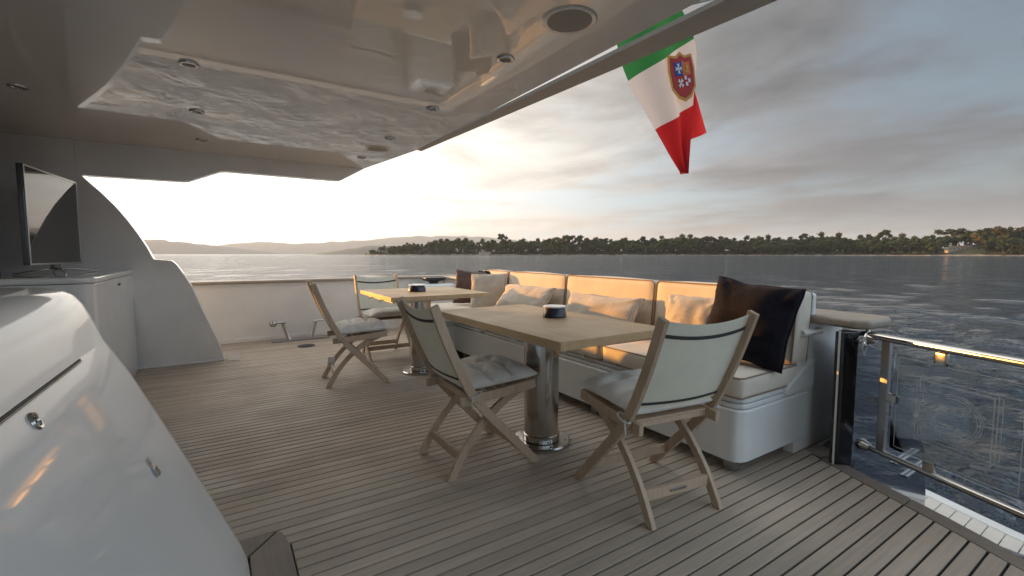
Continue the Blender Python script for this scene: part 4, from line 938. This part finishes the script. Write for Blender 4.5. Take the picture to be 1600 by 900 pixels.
# ------------------------------------------------------------------ ensign
def build_flag():
    A = {}
    f = thing('ensign_flag', (1.30, 3.1, 2.40), 0, 'green white and red ensign with a crest hanging behind the hardtop edge', 'flag')
    MB().lathe([(0.0005, 0.011), (0.04, 0.011), (0.04, 0.05), (0.022, 0.07), (0.022, 0.10)], 20).build('staff_socket', M_chrome, f)
    MB().tube([(0, 0, 0.07), (2.2, 0, 1.02), (3.2, 0, 1.45)], [0.019, 0.016, 0.012], 12).build('flagstaff', M_rail, f)
    # cloth quad in its own (s across, t down) space; corner points in the plane y = 3.1 with folds in depth
    def cloth(s, t):
        # left edge from (3.12,3.08) to the tip, right edge drawn together
        L = catm([(3.05, 3.32), (3.24, 2.86), (3.62, 2.42), (3.86, 2.17), (4.09, 2.00)], 8); Rt = catm([(4.02, 3.62), (4.22, 3.30), (4.24, 2.85), (4.225, 2.45), (4.16, 1.99)], 8)
        def at(C, q):
            k = q * (len(C) - 1); i = min(int(k), len(C) - 2); return C[i].lerp(C[i + 1], k - i)
        a, b = at(L, t), at(Rt, t); p = a.lerp(b, s)
        return Vector((p.x, 3.1 + 0.055 * math.sin(s * 9.0 + t * 2.2) * (0.3 + 0.7 * math.sin(math.pi * min(1, s * 1.1))) + 0.02 * math.sin(t * 7 + s * 3), p.y)) - Vector((1.30, 0, 2.40)) - Vector((0, 3.1, 0))
    n, m_ = 44, 60; V = []; F = []
    for i in range(n + 1):
        for j in range(m_ + 1): V.append(cloth(i / n, j / m_))
    for i in range(n):
        for j in range(m_): a = i * (m_ + 1) + j; F.append((a, a + m_ + 1, a + m_ + 2, a + 1))
    me = mesh('cloth', V, F, 180); uv = me.uv_layers.new(name='UVMap')
    for lp_ in me.loops: vi = lp_.vertex_index; uv.data[lp_.index].uv = ((vi // (m_ + 1)) / n, (vi % (m_ + 1)) / m_)
    fm = bpy.data.materials.new('ensign cloth'); fm.use_nodes = True; g = NT(fm.node_tree); b = g.n['Principled BSDF']
    uvn = g.new('ShaderNodeUVMap'); s_, t_, _ = g.sep(uvn.outputs[0])
    # bands cross the hanging cloth: green, white, red with borders that rise to the right
    X_, Y_, Z_ = g.sep(g.new('ShaderNodeTexCoord').outputs['Object'])
    # border lines across the hanging cloth (hoist green above, fly red below)
    green = g.math('GREATER_THAN', g.math('SUBTRACT', Z_, g.math('MULTIPLY', g.math('SUBTRACT', X_, 1.974), 0.654)), 0.359)
    red = g.math('LESS_THAN', g.math('SUBTRACT', Z_, g.math('MULTIPLY', g.math('SUBTRACT', X_, 2.397), 0.577)), -0.005)
    c = g.mix(green, (0.50, 0.54, 0.60), (0.03, 0.185, 0.06)); c = g.mix(red, c, (0.34, 0.018, 0.024))
    wv = g.noise(uvn.outputs[0], 14, 3, 0.5); c = g.mix(g.math('MULTIPLY', wv, 0.25), c, g.mix(1.0, c, (0.6, 0.6, 0.6), 'MULTIPLY'))
    g.put(b.inputs['Base Color'], c); P_(b, rough=0.8, spec=0.2)
    tr = g.new('ShaderNodeBsdfTranslucent'); g.put(tr.inputs[0], c); mx = g.new('ShaderNodeMixShader'); mx.inputs[0].default_value = 0.3
    outn = [q for q in g.n if q.type == 'OUTPUT_MATERIAL'][0]; g.l.new(b.outputs[0], mx.inputs[1]); g.l.new(tr.outputs[0], mx.inputs[2]); g.l.new(mx.outputs[0], outn.inputs[0])
    cl = link('cloth', me, fm, f)
    # second red fold hanging behind, to the right
    V = []; F = []
    for i in range(13):
        for j in range(13):
            s, t = i / 12, j / 12; a = Vector((4.235, 2.90)).lerp(Vector((4.20, 2.34)), t); c_ = Vector((4.245, 2.92)).lerp(Vector((4.58, 2.49)), t); p = a.lerp(c_, s)
            V.append((p.x - 1.30, 0.05 + 0.03 * math.sin(s * 5 + t * 2), p.y - 2.40))
    for i in range(12):
        for j in range(12): a = i * 13 + j; F.append((a, a + 13, a + 14, a + 1))
    rm_ = bpy.data.materials.new('ensign red fold'); rm_.use_nodes = True; g = NT(rm_.node_tree); b = g.n['Principled BSDF']; tc = g.new('ShaderNodeTexCoord')
    c = g.mix(g.noise(tc.outputs['Object'], 8, 3, 0.5), (0.40, 0.02, 0.026), (0.30, 0.016, 0.022)); g.put(b.inputs['Base Color'], c); P_(b, rough=0.8)
    tr = g.new('ShaderNodeBsdfTranslucent'); g.put(tr.inputs[0], c); mx = g.new('ShaderNodeMixShader'); mx.inputs[0].default_value = 0.4
    outn = [q for q in g.n if q.type == 'OUTPUT_MATERIAL'][0]; g.l.new(b.outputs[0], mx.inputs[1]); g.l.new(tr.outputs[0], mx.inputs[2]); g.l.new(mx.outputs[0], outn.inputs[0])
    link('cloth_fold', mesh('cloth_fold', V, F, 180), rm_, f)
    # crest: quartered shield, raised a few millimetres off the cloth on the camera side
    def fmat(n_, col):
        mm = plain('crest ' + n_, col, 0.8); return mm
    cx, cz = 3.95, 2.925; ang = R(16)
    def sp_(a, b, o): # shield coords -> point
        x = cx + a * math.cos(ang) - b * math.sin(ang); z = cz + a * math.sin(ang) * -1 * -1 + b * math.cos(ang)
        return Vector((x - 1.30, -0.075 - o, z - 2.40))
    sh_ = [(-0.165, 0.20), (-0.06, 0.185), (0.0, 0.225), (0.06, 0.185), (0.165, 0.20), (0.185, 0.06), (0.17, -0.12), (0.09, -0.215), (0.0, -0.25), (-0.09, -0.215), (-0.17, -0.12), (-0.185, 0.06)]
    def plate(nm, poly, mt, o, par):
        V = [sp_(a, b, o) for a, b in poly] + [sp_(a, b, o - 0.003) for a, b in poly]; n_ = len(poly)
        F = [tuple(range(n_)), tuple(range(2 * n_ - 1, n_ - 1, -1))] + [(i, (i + 1) % n_, n_ + (i + 1) % n_, n_ + i) for i in range(n_)]
        bm = bmesh.new(); vs = [bm.verts.new(v) for v in V]; [bm.faces.new([vs[i] for i in q]) for q in F]; bmesh.ops.recalc_face_normals(bm, faces=bm.faces[:]); me_ = bpy.data.meshes.new(nm); bm.to_mesh(me_); bm.free()
        return link(nm, me_, mt, par)
    gold = fmat('gold', (0.60, 0.30, 0.06)); redm = fmat('red', (0.42, 0.03, 0.03)); blue = fmat('blue', (0.03, 0.06, 0.30)); wh = fmat('white', (0.72, 0.72, 0.72)); org = fmat('orange', (0.62, 0.16, 0.04))
    cr = plate('crest', [(a * 1.12, b * 1.0) for a, b in sh_], gold, 0.004, f)
    inn = [(a * 0.96, b * 0.86) for a, b in sh_]
    plate('crest_field', inn, redm, 0.008, cr)
    plate('crest_quarter', [(-0.118, 0.125), (-0.04, 0.12), (0.0, 0.145), (0.0, 0.0), (-0.12, 0.0), (-0.122, 0.04)], blue, 0.012, cr)
    plate('crest_quarter', [(0.0, 0.145), (0.04, 0.12), (0.118, 0.125), (0.122, 0.04), (0.12, 0.0), (0.0, 0.0)], org, 0.012, cr)
    def cross(c0, r0, o, eight=True):
        for k in range(4):
            a0 = k * math.pi / 2 + (math.pi / 4 if not eight else 0); p = []
            for (rr, da) in ((0.006, -0.9), (r0, -0.36), (r0 * 0.80, 0.0), (r0, 0.36), (0.006, 0.9)): p.append((c0[0] + rr * math.cos(a0 + da), c0[1] + rr * math.sin(a0 + da)))
            plate('crest_cross', p, wh, o, cr)
    cross((-0.060, 0.065), 0.052, 0.016); cross((-0.052, -0.072), 0.050, 0.013, False)
    for (a, b) in ((0.030, -0.025), (0.085, -0.055), (0.040, -0.085)): plate('crest_square', [(a - 0.018, b - 0.018), (a + 0.018, b - 0.018), (a + 0.018, b + 0.018), (a - 0.018, b + 0.018)], wh, 0.013, cr)
    plate('crest_lion', [(0.03, 0.03), (0.06, 0.05), (0.045, 0.08), (0.07, 0.10), (0.09, 0.075), (0.075, 0.05), (0.095, 0.03), (0.06, 0.02)], gold, 0.016, cr)
build_flag()

# ------------------------------------------------------------------ haze: one closed box of pale air round the whole scene
def build_haze():
    mb = MB().box((-17000, -17000, SEA_Z - 2.0 - 8), (17000, 17000, 590))
    m = bpy.data.materials.new('pale air'); m.use_nodes = True; g = NT(m.node_tree); g.n.clear()
    out = g.new('ShaderNodeOutputMaterial'); pv = g.new('ShaderNodeVolumePrincipled'); pv.inputs['Color'].default_value = (0.70, 0.85, 1.0, 1)
    pv.inputs['Density'].default_value = HAZE; pv.inputs['Anisotropy'].default_value = 0.15; g.l.new(pv.outputs[0], out.inputs['Volume'])
    tag(mb.build('haze', m, None, None), 'pale haze over the sea', 'haze', None, 'stuff')
HAZE = 0.00006
build_haze()
